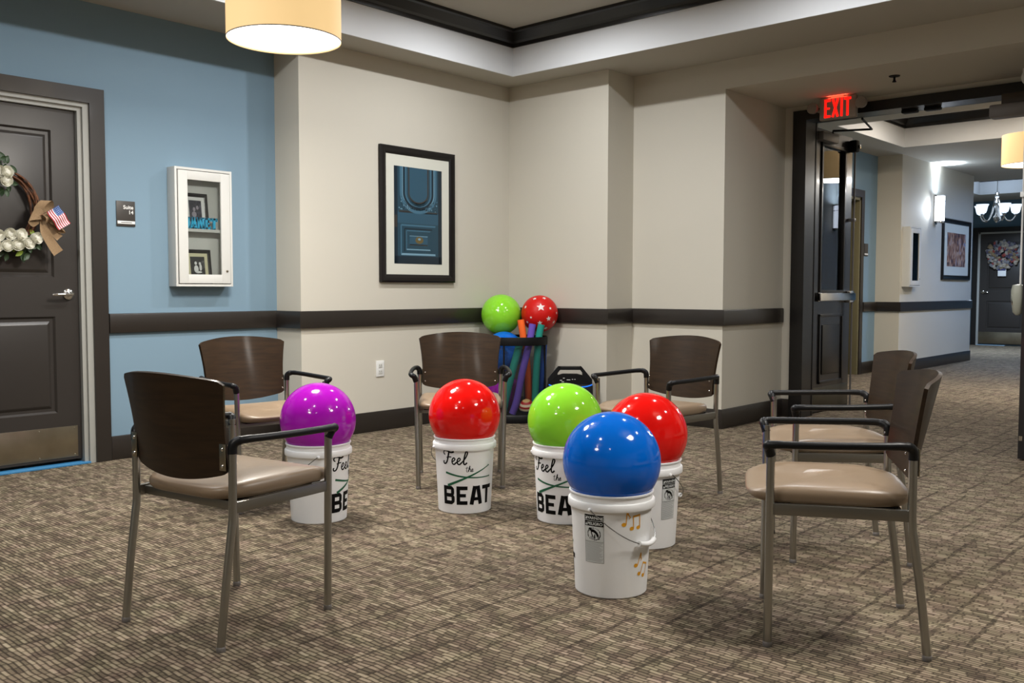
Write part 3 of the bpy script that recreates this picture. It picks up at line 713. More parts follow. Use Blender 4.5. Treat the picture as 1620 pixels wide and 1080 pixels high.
def make_ball(mt):
    r = .1795; b = MB().sphere((0, 0, 0), r, 64, 40)
    root = b.build('exercise_ball', mt, None, ang=180)
    pl_ = MB().lathe([(.0, r+.0012), (.006, r+.0010), (.008, r-.001), (.0085, r-.003)], (0, 0, 0), 16); q = pl_.build('valve_plug', mt, root); q.rotation_euler = (R(158), .3, 0)
    return root
BK = [('blue', (3.622, -3.463), 0, 'b_blue', .4655), ('red', (2.331, -2.925), 136, 'b_red', .472), ('purple', (1.951, -3.539), -152, 'b_purple', .4735), ('green', (2.837, -2.752), 112, 'b_green', .4735), ('red2', (3.36, -2.845), 69, 'b_red', .4735)]
BL = {'blue': ('white drum bucket nearest the camera, with orange music notes and a warning label', 'glossy blue exercise ball on the nearest bucket'),
      'red': ('white drum bucket printed Feel the BEAT under the red ball, before the camera-facing armchair', 'glossy red exercise ball in front of the camera-facing armchair'),
      'purple': ('white drum bucket under the purple ball beside the left armchair', 'glossy purple exercise ball on a bucket at the left'),
      'green': ('white drum bucket under the lime green ball, left of the nearest bucket', 'glossy lime green exercise ball on a bucket behind the blue ball'),
      'red2': ('white drum bucket mostly hidden behind the nearest bucket, right of it', 'glossy red exercise ball directly behind the blue ball')}
bproto = make_bucket()
for i, (n_, (x, y), shift, mt, zc) in enumerate(BK):
    o = bproto if i == 0 else copy_tree(bproto)
    to = CAMXY-Vector((x, y)); face = math.atan2(to.y, to.x)+math.pi/2          # turns local -y toward the camera
    o.location = (x, y, 0); o.rotation_euler = (0, 0, face+R(shift)); tag(o, BL[n_][0], 'bucket', 'white drum buckets')
    q = make_ball(mt); q.location = (x, y, .4755); q.rotation_euler = (.2*i, .1, .6*i); tag(q, BL[n_][1], 'ball', 'exercise balls on the buckets')
# ------------------------------------------------------------------ CORNER: basket, balls, noodles, speaker
bc = Vector((.36, -.325, 0)); br_ = .275
bk = empty('ball_basket', bc, 0, 'tall black mesh basket of balls and foam noodles in the corner', 'basket')
MB().lathe([(.0, .004), (br_-.02, .004), (br_-.015, 0), (br_-.005, .0), (br_, .01), (br_, .06), (br_-.004, .068), (br_-.012, .07), (br_-.02, .03), (.0, .03)], seg=56, closed=True).build('base', 'blackplastic', bk)
MB().lathe([(br_-.012, .645), (br_, .64), (br_+.002, .65), (br_+.002, .70), (br_-.003, .71), (br_-.014, .708), (br_-.014, .65)], seg=56, closed=True).build('rim', 'black', bk)
for k in range(4):
    a = R(22+90*k); MB().tube([(math.cos(a)*(br_-.008), math.sin(a)*(br_-.008), .05), (math.cos(a)*(br_-.008), math.sin(a)*(br_-.008), .66)], .008, 10).build('post', 'black', bk)
def netmat():
    m_ = bpy.data.materials.new('black_netting'); m_.use_nodes = True; n = m_.node_tree.nodes; l = m_.node_tree.links; b = n['Principled BSDF']
    b.inputs['Base Color'].default_value = (.008, .008, .009, 1); b.inputs['Roughness'].default_value = .8
    t = n.new('ShaderNodeBsdfTransparent'); x = n.new('ShaderNodeMixShader'); x.inputs[0].default_value = .36; l.new(t.outputs[0], x.inputs[1]); l.new(b.outputs[0], x.inputs[2]); l.new(x.outputs[0], n['Material Output'].inputs['Surface']); return m_
M['net'] = netmat()
MB().lathe([(br_-.006, .05), (br_-.006, .66)], seg=56, closed=True).build('netting', 'net', bk)
def single(o, label, cat, group=None): tag(o, label, cat, group); return o
def ball(name, c, r, mt, lab, grp='balls stored in the corner basket'):
    o = MB().sphere((0, 0, 0), r, 48, 30).build(name, mt, None, ang=180); o.location = c; return single(o, lab, 'ball', grp)
ball('exercise_ball', (.197, -.318, .890), .172, 'b_green', 'lime green ball on top of the corner basket, left of the starred ball')
ball('exercise_ball', (.318, -.416, .582), .168, 'b_blue', 'blue ball inside the mesh basket under the lime ball')
ball('exercise_ball', (.290, -.395, .228), .160, 'b_purple', 'purple ball low inside the mesh basket')
o = ball('starred_ball', (.497, -.163, .898), .156, 'b_red2', 'red ball with white stars resting on the right of the corner basket')
def star_on(parent, r, lon, lat, size, rot, mt='starw'):
    """five-pointed star wrapped on the ball; lon measured to the viewer's right, lat up (degrees)"""
    b = MB(); pts = []
    for k in range(10):
        a = math.pi/2+rot+math.pi*k/5; q = size*(1 if k % 2 == 0 else .45); pts.append((q*math.cos(a), q*math.sin(a)))
    view = R(-131.8+math.degrees(math.atan2(0, 1)))
    az = math.atan2(CAMXY.y+.165, CAMXY.x-.5)
    def pt(x, y):
        la = R(lat)+y/r; lo = R(lon)+x/r/max(.3, math.cos(R(lat))); a = az+lo
        return Vector((math.cos(la)*math.cos(a), math.cos(la)*math.sin(a), math.sin(la)))*(r+.0008)
    c = pt(0, 0)
    for k in range(10): b.poly([c, pt(*pts[k]), pt(*pts[(k+1) % 10])])
    return b.build('star', mt, parent, smooth=False, norm=False)
for (lo, la, s_, ro) in ((4, 22, .037, .05), (-55, 22, .016, .3), (37, 18, .014, .1), (30, -14, .024, .2), (-28, -10, .012, 0), (1, -28, .022, .1), (-28, 55, .018, .5), (28, 58, .02, .4), (-47, -26, .014, .3), (58, -26, .018, .2), (30, -50, .02, .1), (66, 3, .014, .2)):
    star_on(o, .156, lo, la, s_, ro)
def noodle(mt, pts, lab, r=.029):
    P = [Vector(p) for p in pts]; c = P[0].copy()
    b = MB(); path = crom(P, 6); n = len(path); seg = 18
    # hollow foam tube: outer wall, end rings, inner bore
    def rings(rr):
        out = []; prev = None
        for i in range(n):
            t = (path[min(i+1, n-1)]-path[max(i-1, 0)]).normalized()
            nn = t.cross(Vector((0, 1, 0))).normalized() if prev is None else (prev-t*prev.dot(t)).normalized(); prev = nn; bi = t.cross(nn)
            out.append([b.bm.verts.new(path[i]-c+nn*math.cos(2*math.pi*k/seg)*rr+bi*math.sin(2*math.pi*k/seg)*rr) for k in range(seg)])
        return out
    A, B = rings(r), rings(.011)
    for i in range(n-1):
        for k in range(seg):
            b.bm.faces.new((A[i][k], A[i][(k+1) % seg], A[i+1][(k+1) % seg], A[i+1][k])); b.bm.faces.new((B[i][k], B[i+1][k], B[i+1][(k+1) % seg], B[i][(k+1) % seg]))
    for i in (0, n-1):
        for k in range(seg): b.bm.faces.new((A[i][k], A[i][(k+1) % seg], B[i][(k+1) % seg], B[i][k]))
    o = b.build('foam_noodle', mt, None, ang=50); o.location = c
    return single(o, lab, 'pool noodle', 'foam noodles in the corner basket')
noodle('f_orange', [(.472, -.378, .850), (.497, -.372, .70), (.515, -.335, .40), (.47, -.27, .075)], 'orange foam noodle, leftmost poking above the basket rim')
noodle('f_purple', [(.566, -.336, .815), (.562, -.372, .66), (.545, -.440, .42), (.515, -.470, .20), (.480, -.490, .075)], 'purple foam noodle between the orange and teal ones')
noodle('f_teal', [(.616, -.281, .813), (.600, -.300, .68), (.592, -.318, .40), (.575, -.315, .075)], 'teal foam noodle with a visible hollow end, rightmost above the rim')
noodle('f_teal', [(.520, -.425, .700), (.500, -.485, .50), (.460, -.515, .30), (.405, -.525, .075)], 'teal foam noodle leaning low against the basket front', .031)
noodle('f_blue', [(.560, -.19, .64), (.575, -.225, .45), (.56, -.23, .25), (.53, -.22, .075)], 'blue foam noodle at the right inside the basket', .033)
o = MB().sphere((0, 0, 0), .064, 32, 20)
flagball = bpy.data.materials.new('striped_play_ball'); flagball.use_nodes = True
n = flagball.node_tree.nodes; l = flagball.node_tree.links; tc = n.new('ShaderNodeTexCoord'); sp_ = n.new('ShaderNodeSeparateXYZ'); l.new(tc.outputs['Object'], sp_.inputs[0])
mr = n.new('ShaderNodeMapRange'); mr.inputs[1].default_value = -.072; mr.inputs[2].default_value = .072; l.new(sp_.outputs['Z'], mr.inputs[0]); cr = n.new('ShaderNodeValToRGB'); cr.color_ramp.interpolation = 'CONSTANT'
el = cr.color_ramp.elements; el[0].color = srgb((20, 26, 66)); el[1].position = .42; el[1].color = srgb((222, 204, 170))
for p_, c_ in ((.55, (170, 24, 22)), (.66, (226, 208, 176)), (.78, (176, 30, 24)), (.88, (206, 170, 110))): q = el.new(p_); q.color = srgb(c_)
l.new(mr.outputs[0], cr.inputs[0]); l.new(cr.outputs[0], n['Principled BSDF'].inputs['Base Color'])
M['flagball'] = flagball
o = o.build('play_ball', 'flagball', None, ang=180); o.location = (.553, -.395, .130); o.rotation_euler = (.3, .2, 0); single(o, 'small ball with red, cream and navy bands at the bottom of the basket', 'ball', 'balls stored in the corner basket')
# party speaker
sp = empty('portable_speaker', (.868, -.215, 0), R(41.8), 'black portable party speaker with a carry handle on the floor beside the basket', 'speaker')
W2, HB, DPT = .185, .37, .085
prof = [(-W2, .02), (-W2, .365), (-W2+.018, .392), (-.10, .466), (-.088, .472), (.088, .472), (.10, .466), (W2-.018, .392), (W2, .365), (W2, .02), (W2-.02, 0), (-W2+.02, 0)]
MB().box(-W2, W2, -DPT, DPT, 0, .335, bev=.02).build('cabinet', 'blackplastic', sp)
hb = MB(); f = lambda u, v: Vector((u, -.03, v)); d = Vector((0, .075, 0))
hb.prism([(-W2+.004, .32), (-W2+.004, .368), (-.100, .466), (-.092, .472), (.092, .472), (.100, .466), (.088, .445), (-.088, .445), (-.10, .425), (-.10, .40), (-W2+.075, .32)], f, d) if False else None
for s_ in (1, -1): hb.prism([(s_*(W2-.004), .31), (s_*(W2-.004), .368), (s_*.104, .462), (s_*.094, .472), (s_*.080, .472), (s_*.082, .446), (s_*.102, .42), (s_*.104, .37), (s_*.104, .31)], f, d)
hb.prism([(-.092, .446), (-.094, .472), (.094, .472), (.092, .446)], f, d)
hb.build('carry_handle', 'blackplastic', sp, smooth=False)
MB().prism([(-.17, .30), (-.16, .352), (-.11, .398), (-.06, .412), (.06, .412), (.11, .398), (.16, .352), (.17, .30)], lambda u, v: Vector((u, -.06, v)), Vector((0, .09, 0))).build('control_panel', 'black', sp, smooth=False)
b = MB()
for (x, z, w_) in ((-.085, .362, .018), (-.06, .38, .014), (-.03, .366, .03), (.012, .370, .01), (.032, .370, .01), (-.072, .350, .02)): b.box(x, x+w_, -.0625, -.0605, z, z+.004)
b.build('control_markings', 'signwhite', sp, smooth=False)
MB().tube([(-.176, -.082, .330), (-.12, -.086, .314), (0, -.088, .308), (.12, -.086, .314), (.176, -.082, .330)], .0045, 8, smooth=6).build('light_strip', 'ledblue', sp)
MB().lathe([(.0, -.0855), (.10, -.0855), (.118, -.095), (.125, -.086)], (0, 0, .16), 40, 'Y').build('speaker_cone', 'black', sp)
# outlet on the wall
ol = empty('wall_outlet', (0, -1.508, .486), R(90), 'white duplex outlet plate low on the beige wall', 'outlet')
MB().box(-.040, .040, -.008, 0, -.062, .062, bev=.003).build('cover_plate', 'signwhite', ol)
for z in (.024, -.024):
    r_ = MB().box(-.020, .020, -.0105, -.007, z-.017, z+.017, bev=.003).build('receptacle', 'white', ol)
    MB().box(-.010, -.006, -.0112, -.010, z-.004, z+.009).box(.006, .010, -.0112, -.010, z-.004, z+.009).box(-.002, .002, -.0112, -.010, z-.012, z-.008).build('slot', 'greybox', r_, smooth=False)
# ------------------------------------------------------------------ PICTURES, CABINETS, SIGNS
def frame_bars(b, w_, h_, fw_, dp, bev=.004):
    """frame centred at local origin in xz, back at y=0, front toward -y"""
    prof = [(0, 0), (0, -dp*.75), (fw_*.18, -dp), (fw_*.55, -dp*.92), (fw_*.9, -dp*.55), (fw_, -dp*.45), (fw_, 0)]
    rings = []
    for (sx, sz) in ((-1, -1), (1, -1), (1, 1), (-1, 1)):
        rings.append([b.bm.verts.new((sx*(w_/2-o), y, sz*(h_/2-o))) for o, y in prof])
    for i in range(4):
        A, B = rings[i], rings[(i+1) % 4]
        for k in range(len(prof)-1): b.bm.faces.new((A[k], A[k+1], B[k+1], B[k]))
def picture(name, loc, rz, w_, h_, fw_, dp, matw, lab, img, mt='frameblack', tilt=0, cat='picture', mt2='mat', parent=None):
    r_ = empty(name, loc, rz, lab, cat)
    if tilt: r_.rotation_euler = (tilt, 0, rz)
    b = MB(); frame_bars(b, w_, h_, fw_, dp); b.build('frame', mt, r_, ang=25)
    iw, ih = w_-2*fw_, h_-2*fw_
    MB().box(-iw/2-.004, iw/2+.004, -dp*.40, -.001, -ih/2-.004, ih/2+.004).build('mat_board', mt2, r_, smooth=False)
    img(r_, iw-2*matw[0], ih-matw[1]-matw[2], (matw[2]-matw[1])/2, -dp*.40-.0006)
    return r_
for k_, c_ in dict(p_dk=(16, 36, 48), p_md=(32, 64, 80), p_lt=(62, 102, 124), p_hi=(114, 152, 172), p_br=(52, 50, 48), p_gold=(96, 84, 50), p_pan=(42, 78, 98)).items(): M[k_] = mat('print_'+k_, c_, .35)
def img_bluedoor(r_, w_, h_, cz, y):
    b = MB(); lay = [0]
    def f(u, v): return Vector((u*w_/2, y-lay[0]*.00015, cz+v*h_/2))
    NM = ['p_dk', 'p_md', 'p_lt', 'p_hi', 'p_br', 'p_gold', 'p_pan']
    def quad(u0, u1, v0, v1, mi): b.poly([f(u0, v0), f(u1, v0), f(u1, v1), f(u0, v1)]); b.bm.faces.ensure_lookup_table(); b.bm.faces[-1].material_index = mi
    def rib(p, wd, mi): ribbon(b, p, wd, f, mi, .02)
    quad(-1, 1, -1, 1, 1); lay[0] = 1
    quad(-1, -.86, -1, 1, 0); quad(.84, 1, -1, 1, 0); quad(-.86, .84, -.16, .08, 6); quad(-.8, .8, .06, .10, 4); quad(-1, 1, -1, -.84, 0)
    lay[0] = 2
    def U(r, mi, wd, cu=0.0, cv=.47, ry=.32, top=1.0):
        p = [(cu-r, top)]+[(cu+r*math.cos(t), cv+ry*r/.62*math.sin(t)) for t in [math.pi+math.pi*k/24 for k in range(25)]]+[(cu+r, top)]
        rib(p, wd, mi)
    b.poly([f(-.55, 1), *[f(.55*math.cos(t), .47+.29*math.sin(t)) for t in [math.pi+math.pi*k/24 for k in range(25)]], f(.55, 1)]); b.bm.faces.ensure_lookup_table(); b.bm.faces[-1].material_index = 6
    lay[0] = 3
    U(.72, 2, .10); U(.66, 3, .03); U(.60, 0, .05); U(.52, 2, .05); U(.46, 1, .06); U(.40, 4, .05)
    lay[0] = 4; rng = random.Random(3)
    for s_ in (-1, 1):
        for k in range(46):
            t = rng.random(); u = s_*(.30+.5*t); v = .12+rng.random()*(.06+.32*t*t)
            q = .012+.02*rng.random(); b.poly([f(u-q, v), f(u, v-q*.6), f(u+q, v), f(u, v+q*.6)]); b.bm.faces.ensure_lookup_table(); b.bm.faces[-1].material_index = rng.choice([2, 3, 0])
    # lower square panel
    lay[0] = 3
    for (u, v0, v1, mi, wd, lo) in ((.72, -.80, -.20, 2, .05, 3), (.58, -.74, -.27, 0, .04, 1), (.50, -.70, -.31, 2, .03, 3)):
        rib([(-u, v1), (u, v1)], wd*.7, mi); rib([(-u, v0), (-u, v1)], wd, mi); rib([(u, v0), (u, v1)], wd, 1); rib([(-u, v0), (u, v0)], wd*.8, lo)
    lay[0] = 4; quad(-.38, .38, -.60, -.42, 6); rib([(-.38, -.42), (.38, -.42)], .018, 3); rib([(-.38, -.60), (.38, -.60)], .025, 4); quad(-1, -.88, -.25, .0, 4)
    lay[0] = 5
    b.poly([f(.03+.17*math.cos(t), -.50+.075*math.sin(t)) for t in [2*math.pi*k/20 for k in range(20)]]); b.bm.faces.ensure_lookup_table(); b.bm.faces[-1].material_index = 5
    lay[0] = 6; b.poly([f(.03+.06*math.cos(t), -.48+.025*math.sin(t)) for t in [2*math.pi*k/12 for k in range(12)]]); b.bm.faces.ensure_lookup_table(); b.bm.faces[-1].material_index = 3
    b.build('print', NM, r_, smooth=False, norm=False)
picture('framed_picture', (0, -1.105, 1.690), R(90), .805, 1.062, .062, .035, (.082, .088, .085), 'large black framed photo of an ornate blue door on the beige wall', img_bluedoor)
def img_mat(mt):
    def g(r_, w_, h_, cz, y): MB().box(-w_/2, w_/2, y, y+.0005, cz-h_/2, cz+h_/2).build('print', mt, r_, smooth=False)
    return g
def rampmat(name, scale, stops, det=6, dist=1.5, rough=.4):
    m_ = bpy.data.materials.new(name); m_.use_nodes = True; n = m_.node_tree.nodes; l = m_.node_tree.links
    tc = n.new('ShaderNodeTexCoord'); mp = n.new('ShaderNodeMapping'); mp.inputs['Scale'].default_value = scale; t = n.new('ShaderNodeTexNoise'); t.inputs['Scale'].default_value = 1; t.inputs['Detail'].default_value = det; t.inputs['Distortion'].default_value = dist
    cr = n.new('ShaderNodeValToRGB'); cr.color_ramp.elements[0].position = stops[0][0]; cr.color_ramp.elements[0].color = srgb(stops[0][1]); cr.color_ramp.elements[1].position = stops[-1][0]; cr.color_ramp.elements[1].color = srgb(stops[-1][1])
    for p_, c_ in stops[1:-1]: q = cr.color_ramp.elements.new(p_); q.color = srgb(c_)
    l.new(tc.outputs['Object'], mp.inputs[0]); l.new(mp.outputs[0], t.inputs['Vector']); l.new(t.outputs['Fac'], cr.inputs[0]); l.new(cr.outputs[0], n['Principled BSDF'].inputs['Base Color']); n['Principled BSDF'].inputs['Roughness'].default_value = rough
    return m_
M['hallprint'] = rampmat('autumn_print', (9, 9, 5), [(.3, (50, 64, 104)), (.42, (92, 66, 56)), (.5, (150, 104, 84)), (.6, (190, 160, 140)), (.7, (84, 120, 170))])
picture('framed_picture', (HXW, 8.73, 1.703), R(90), 1.32, .90, .07, .035, (.15, .13, .13), 'dark framed autumn coloured picture on the hallway wall under the sconce', img_mat('hallprint'))
# display cabinets
def display_cabinet(loc, lab, w_=.425, h_=.795, dp=.10):
    r_ = empty('display_cabinet', loc, R(90), lab, 'cabinet', 'white wall display cabinets')
    b = MB().box(-w_/2, -w_/2+.016, -dp, 0, -h_/2, h_/2, bev=.002).box(w_/2-.016, w_/2, -dp, 0, -h_/2, h_/2, bev=.002).box(-w_/2+.0155, w_/2-.0155, -dp+.0005, 0, h_/2-.016, h_/2-.0005).box(-w_/2+.0155, w_/2-.0155, -dp+.0005, 0, -h_/2+.0005, -h_/2+.016).box(-w_/2+.01, w_/2-.01, -.012, 0, -h_/2+.01, h_/2-.01)
    b.build('cabinet_box', 'white', r_)
    a, c = w_/2-.021, h_/2-.021; sw, sh = .068, .060
    dr_ = MB().box(-a, -a+sw, -dp-.006, -dp+.012, -c, c, bev=.0025).box(a-sw, a, -dp-.006, -dp+.012, -c, c, bev=.0025).box(-a+sw-.002, a-sw+.002, -dp-.006, -dp+.012, c-sh, c, bev=.0025).box(-a+sw-.002, a-sw+.002, -dp-.006, -dp+.012, -c, -c+sh, bev=.0025).build('cabinet_door', 'white', r_)
    MB().box(-a+sw-.003, a-sw+.003, -dp+.002, -dp+.005, -c+sh-.003, c-sh+.003).build('glass_pane', 'glass', dr_, smooth=False)
    MB().lathe([(.0, -dp-.012), (.007, -dp-.011), (.009, -dp-.006), (.009, -dp-.004)], (a-.028, 0, -c+.085), 18, 'Y').build('door_knob', 'steel', dr_)
    MB().box(-w_/2+.016, w_/2-.016, -dp+.016, -.012, -.028, -.008).build('shelf', 'white', r_)
    return r_
CY, CZ = -2.874, 1.518
display_cabinet((XA, CY, CZ), 'white wall cabinet on the blue wall holding two framed photos and blue letters')
display_cabinet((HXW, 6.70, 1.545), 'empty white wall cabinet at the near end of the hallway wall')
M['photo1'] = rampmat('dark_photo_print', (30, 30, 20), [(.4, (20, 20, 30)), (.55, (50, 48, 62)), (.7, (90, 86, 100))]); M['photo2'] = rampmat('black_white_photo_print', (30, 30, 20), [(.4, (14, 14, 14)), (.55, (40, 40, 40)), (.7, (100, 100, 98))])
def desk_frame(y, z, w_, h_, lab, mt, mt2, mw):
    picture('photo_frame', (XA+.030, y, z), R(90), w_, h_, .026, .012, (mw, mw, mw), lab, img_mat(mt), tilt=-R(7), mt2=mt2, cat='photo frame')
# tilted frames rest on shelf / cabinet floor and lean back on the cabinet back
def figures(r_, shapes, mt, w_, h_):
    b = MB()
    for (u, v, ru, rv) in shapes: b.poly([Vector((u*w_+ru*w_*math.cos(2*math.pi*k/20), -.0074, h_/2+v*h_+rv*h_*math.sin(2*math.pi*k/20))) for k in range(20)])
    b.build('printed_figures', mt, r_, smooth=False, norm=False)
def lean(y, zb, w_, h_, lab, mt, mt2, mw, fwd=.046):
    r_ = empty('photo_frame', (XA+fwd, y, zb), R(90), lab, 'photo frame', 'framed photos in the display cabinet')
    r_.rotation_euler = (R(-7), 0, R(90))
    b = MB(); frame_bars(b, w_, h_, .027, .012); o = b.build('frame', 'frameblack', r_, ang=25); o.location = (0, 0, h_/2)
    o = MB().box(-w_/2+.024, w_/2-.024, -.006, -.001, -h_/2+.024, h_/2-.024).build('mat_board', mt2, r_, smooth=False); o.location = (0, 0, h_/2)
    o = MB().box(-w_/2+.027+mw, w_/2-.027-mw, -.0072, -.0062, -h_/2+.027+mw, h_/2-.027-mw).build('print', mt, r_, smooth=False); o.location = (0, 0, h_/2)
    return r_
q1 = lean(CY-.030, CZ-.008, .190, .245, 'black framed photo standing behind the blue letters on the cabinet shelf', 'photo1', 'signwhite', .022)
q2 = lean(CY-.020, CZ-.3975+.018, .205, .235, 'black framed black and white photo on the floor of the display cabinet', 'photo2', mat('ivory_mat', (210, 204, 168), .8), .022)
figures(q1, ((-.05, .05, .05, .06), (.08, .10, .05, .055), (-.06, -.09, .09, .08)), mat('grey_photo_tone', (150, 142, 150), .5), .19, .245)
figures(q2, ((-.07, .10, .045, .05), (.08, .09, .04, .045), (-.06, -.07, .08, .11), (.10, -.02, .045, .10), (.02, -.16, .12, .03)), 'signwhite', .205, .235)
# JANET letters
def letter_sign():
    r_ = empty('name_letters', (XA+.075, CY-.006, CZ-.008), R(90), 'turquoise wooden letters spelling JANET on the cabinet shelf', 'letter sign')
    H_ = .078; s = .017
    def bars(L, x0_):
        b = MB(); f = lambda u, v: Vector((x0_+u, -.007, v)); d = Vector((0, .014, 0))
        def st(u0, v0, u1, v1, wd=s):
            t = Vector((u1-u0, v1-v0)).normalized(); n_ = Vector((-t.y, t.x))*wd/2
            b.prism([(u0-n_.x, v0-n_.y), (u1-n_.x, v1-n_.y), (u1+n_.x, v1+n_.y), (u0+n_.x, v0+n_.y)], f, d)
        for s_ in L: st(*s_)
        b.build('letter', 'letters', r_, smooth=False)
    sf = .007
    bars([(.028, .016, .028, H_), (.018, H_-sf/2, .040, H_-sf/2, sf), (.030, .012, .006, .008, .014), (.006, .006, .004, .024, .012)], -.128)
    bars([(.010, 0, .027, H_, .013), (.027, H_, .044, 0, .018), (.014, .024, .040, .024, .011), (.0, sf/2, .018, sf/2, sf), (.034, sf/2, .056, sf/2, sf)], -.090)
    bars([(.010, 0, .010, H_, .013), (.010, H_-.006, .044, .006, .018), (.044, 0, .044, H_, .013), (.0, sf/2, .020, sf/2, sf), (.034, H_-sf/2, .054, H_-sf/2, sf), (.0, H_-sf/2, .014, H_-sf/2, sf)], -.036)
    bars([(.012, 0, .012, H_, .017), (.004, sf, .042, sf, .013), (.004, H_-sf, .042, H_-sf, .013), (.012, H_/2, .034, H_/2, .011), (.040, 0, .040, .022, sf), (.040, H_-.022, .040, H_, sf)], .022)
    bars([(.024, 0, .024, H_, .017), (.0, H_-sf, .048, H_-sf, .013), (.003, H_-.024, .003, H_, sf), (.045, H_-.024, .045, H_, sf), (.014, sf/2, .034, sf/2, sf)], .068)
letter_sign()
def suite_sign(loc, rz, lab, s_=1.0, txt=True):
    r_ = empty('room_sign', loc, rz, lab, 'sign')
    MB().box(-.062, .062, -.008, 0, -.081, .081, bev=.002).build('sign_plate', 'signdark', r_)
    MB().box(-.057, .059, -.0095, -.0078, -.066, -.047, bev=.0003).build('sign_strip', 'signwhite', r_)
    if txt:
        text_mesh('Suite', .034, lambda u, v, w_: Vector((.050+u, -.0085, .030+v)), 'signwhite', 'sign_text', r_, align='RIGHT', bold=.0006)
        text_mesh('14', .034, lambda u, v, w_: Vector((.050+u, -.0085, -.002+v)), 'signwhite', 'sign_text', r_, align='RIGHT', bold=.0006)
        b = MB().box(-.034, .038, -.0099, -.0094, -.0585, -.0545); b.build('sign_fine_print', 'signdark', r_, smooth=False)
    return r_
suite_sign((XA, -3.377, 1.588), R(90), 'dark Suite 14 room sign beside the left suite door')
suite_sign((HX, 6.065, 1.63), R(90), 'small dark room sign on the blue hallway wall', txt=False)
# ------------------------------------------------------------------ WREATHS
wr = empty('door_wreath', (XA-.045+.045, -4.145, 1.575), R(90), 'vine wreath with white roses, burlap bow and a small flag on the left suite door', 'wreath')
RW = .215
b = MB(); rng = random.Random(5)
for k in range(9):
    ph, ph2 = rng.random()*6.28, rng.random()*6.28; rr = RW+rng.uniform(-.016, .016); yy = rng.uniform(-.012, .012)
    P = [Vector(((rr+.010*math.sin(3*t+ph))*math.cos(t), yy+.010*math.cos(4*t+ph2), (rr+.010*math.sin(3*t+ph))*math.sin(t))) for t in [2*math.pi*j/48 for j in range(48)]]
    b.tube(P, .0062, 7, closed=True)
b.build('vine_ring', 'twig', wr)
def rose(c, r, parent, nm='white_rose'):
    b = MB(); rng2 = random.Random(int(c[0]*1000)+int(c[2]*777)); 
    b.sphere((0, 0, 0), r*.62, 16, 12)
    for layer, (n_, rr, ln, op) in enumerate(((4, .40, .95, .25), (5, .62, .98, .45), (7, .82, .92, .75))):
        for k in range(n_):
            a = 2*math.pi*k/n_+layer*.7+rng2.random()*.4
            P = []
            for i in range(5):
                row = []
                for j in range(5):
                    s_ = -1+2*j/4; t = i/4; wv = (1-abs(s_)**2.5*.35)*math.sin(math.pi*(.18+.72*t))**.4
                    ang = a+s_*.62*(1.2 if layer == 2 else 1)
                    rad_ = r*(rr*.75+.30*op*t*t+.04*math.sin(7*t+k))*(.9+.1*t); y = -r*(ln*(t-.22)*1.05-(.25*op*t*t)-.12*s_*s_*t)
                    row.append((rad_*math.cos(ang)*wv**.2, y, rad_*math.sin(ang)*wv**.2))
                P.append(row)
            b.grid(P)
    o = b.build(nm, 'petal', parent, ang=70, norm=False); o.location = c; o.rotation_euler = (rng2.uniform(-.3, .3), rng2.random()*6, rng2.uniform(-.3, .3)); return o
for (x, z) in ((.190, -.168), (.146, -.196), (.100, -.152), (.092, -.214), (.045, -.150), (.030, -.222), (-.02, -.160), (-.035, -.225), (-.09, -.155), (-.10, -.215), (.030, .162), (-.01, .215), (-.06, .17), (.035, .205)):
    rose((x-.0, -.042, z), .047, wr)
b = MB(); b2 = MB()
for k in range(150):
    if k < 100: u = rng.uniform(-.16, .225); z = -.20+rng.uniform(-.085, .05)
    else: u = rng.uniform(-.10, .07); z = .19+rng.uniform(-.08, .09)
    a = rng.random()*6.28; L_ = rng.uniform(.04, .062); w_ = L_*.28; dx, dz = math.cos(a), math.sin(a); y = rng.uniform(-.030, -.006); tl = rng.uniform(-.012, .012)
    rows = []
    for i in range(6):
        t = i/5; ww = w_*math.sin(math.pi*min(.98, t*.92+.04))
        rows.append([(u+dx*L_*t-dz*ww*s_, y+tl*t-.006*abs(s_), z+dz*L_*t+dx*ww*s_) for s_ in (-1, 0, 1)])
    (b2 if k % 6 == 0 else b).grid(rows)
q = b.build('leaves', 'leaf', wr, norm=False); q['kind'] = 'stuff'; q = b2.build('leaves', 'leaf2', wr, norm=False); q['kind'] = 'stuff'
def loop(b, pts, wd, n=6):
    """ribbon band: centre path (x,y,z) with widths across"""
    P = crom([Vector(p[:3]) for p in pts], n); rows = []
    W_ = [p[3] for p in pts]; D_ = [Vector(p[4]) for p in pts]
    for i, p in enumerate(P):
        t = i/(len(P)-1)*(len(pts)-1); k = min(int(t), len(pts)-2); fr_ = t-k; dv = (D_[k].lerp(D_[k+1], fr_)).normalized(); ww = (W_[k]*(1-fr_)+W_[k+1]*fr_)*wd/2
        rows.append([p-dv*ww+Vector((0, -.003, 0)), p-dv*ww*.4, p+dv*ww*.4, p+dv*ww+Vector((0, -.003, 0))])
    b.grid(rows)
b = MB(); cx, cz = .232, -.04
up_ = (.5, 0, 1)
loop(b, [(cx, -.05, cz, .5, (1, 0, .3)), (cx-.03, -.075, cz+.045, 1, (1, 0, .2)), (cx+.01, -.085, cz+.095, 1, (1, -.3, 0)), (cx+.03, -.06, cz+.06, 1, (1, 0, -.2)), (cx+.01, -.045, cz, .5, (1, 0, 0))], .062)
loop(b, [(cx+.01, -.05, cz, .5, (.2, 0, 1)), (cx-.035, -.085, cz+.012, 1, (.3, 0, 1)), (cx-.085, -.095, cz-.002, 1.1, (.4, -.2, 1)), (cx-.05, -.055, cz-.03, 1, (.2, 0, 1)), (cx, -.045, cz-.01, .5, (.2, 0, 1))], .070)
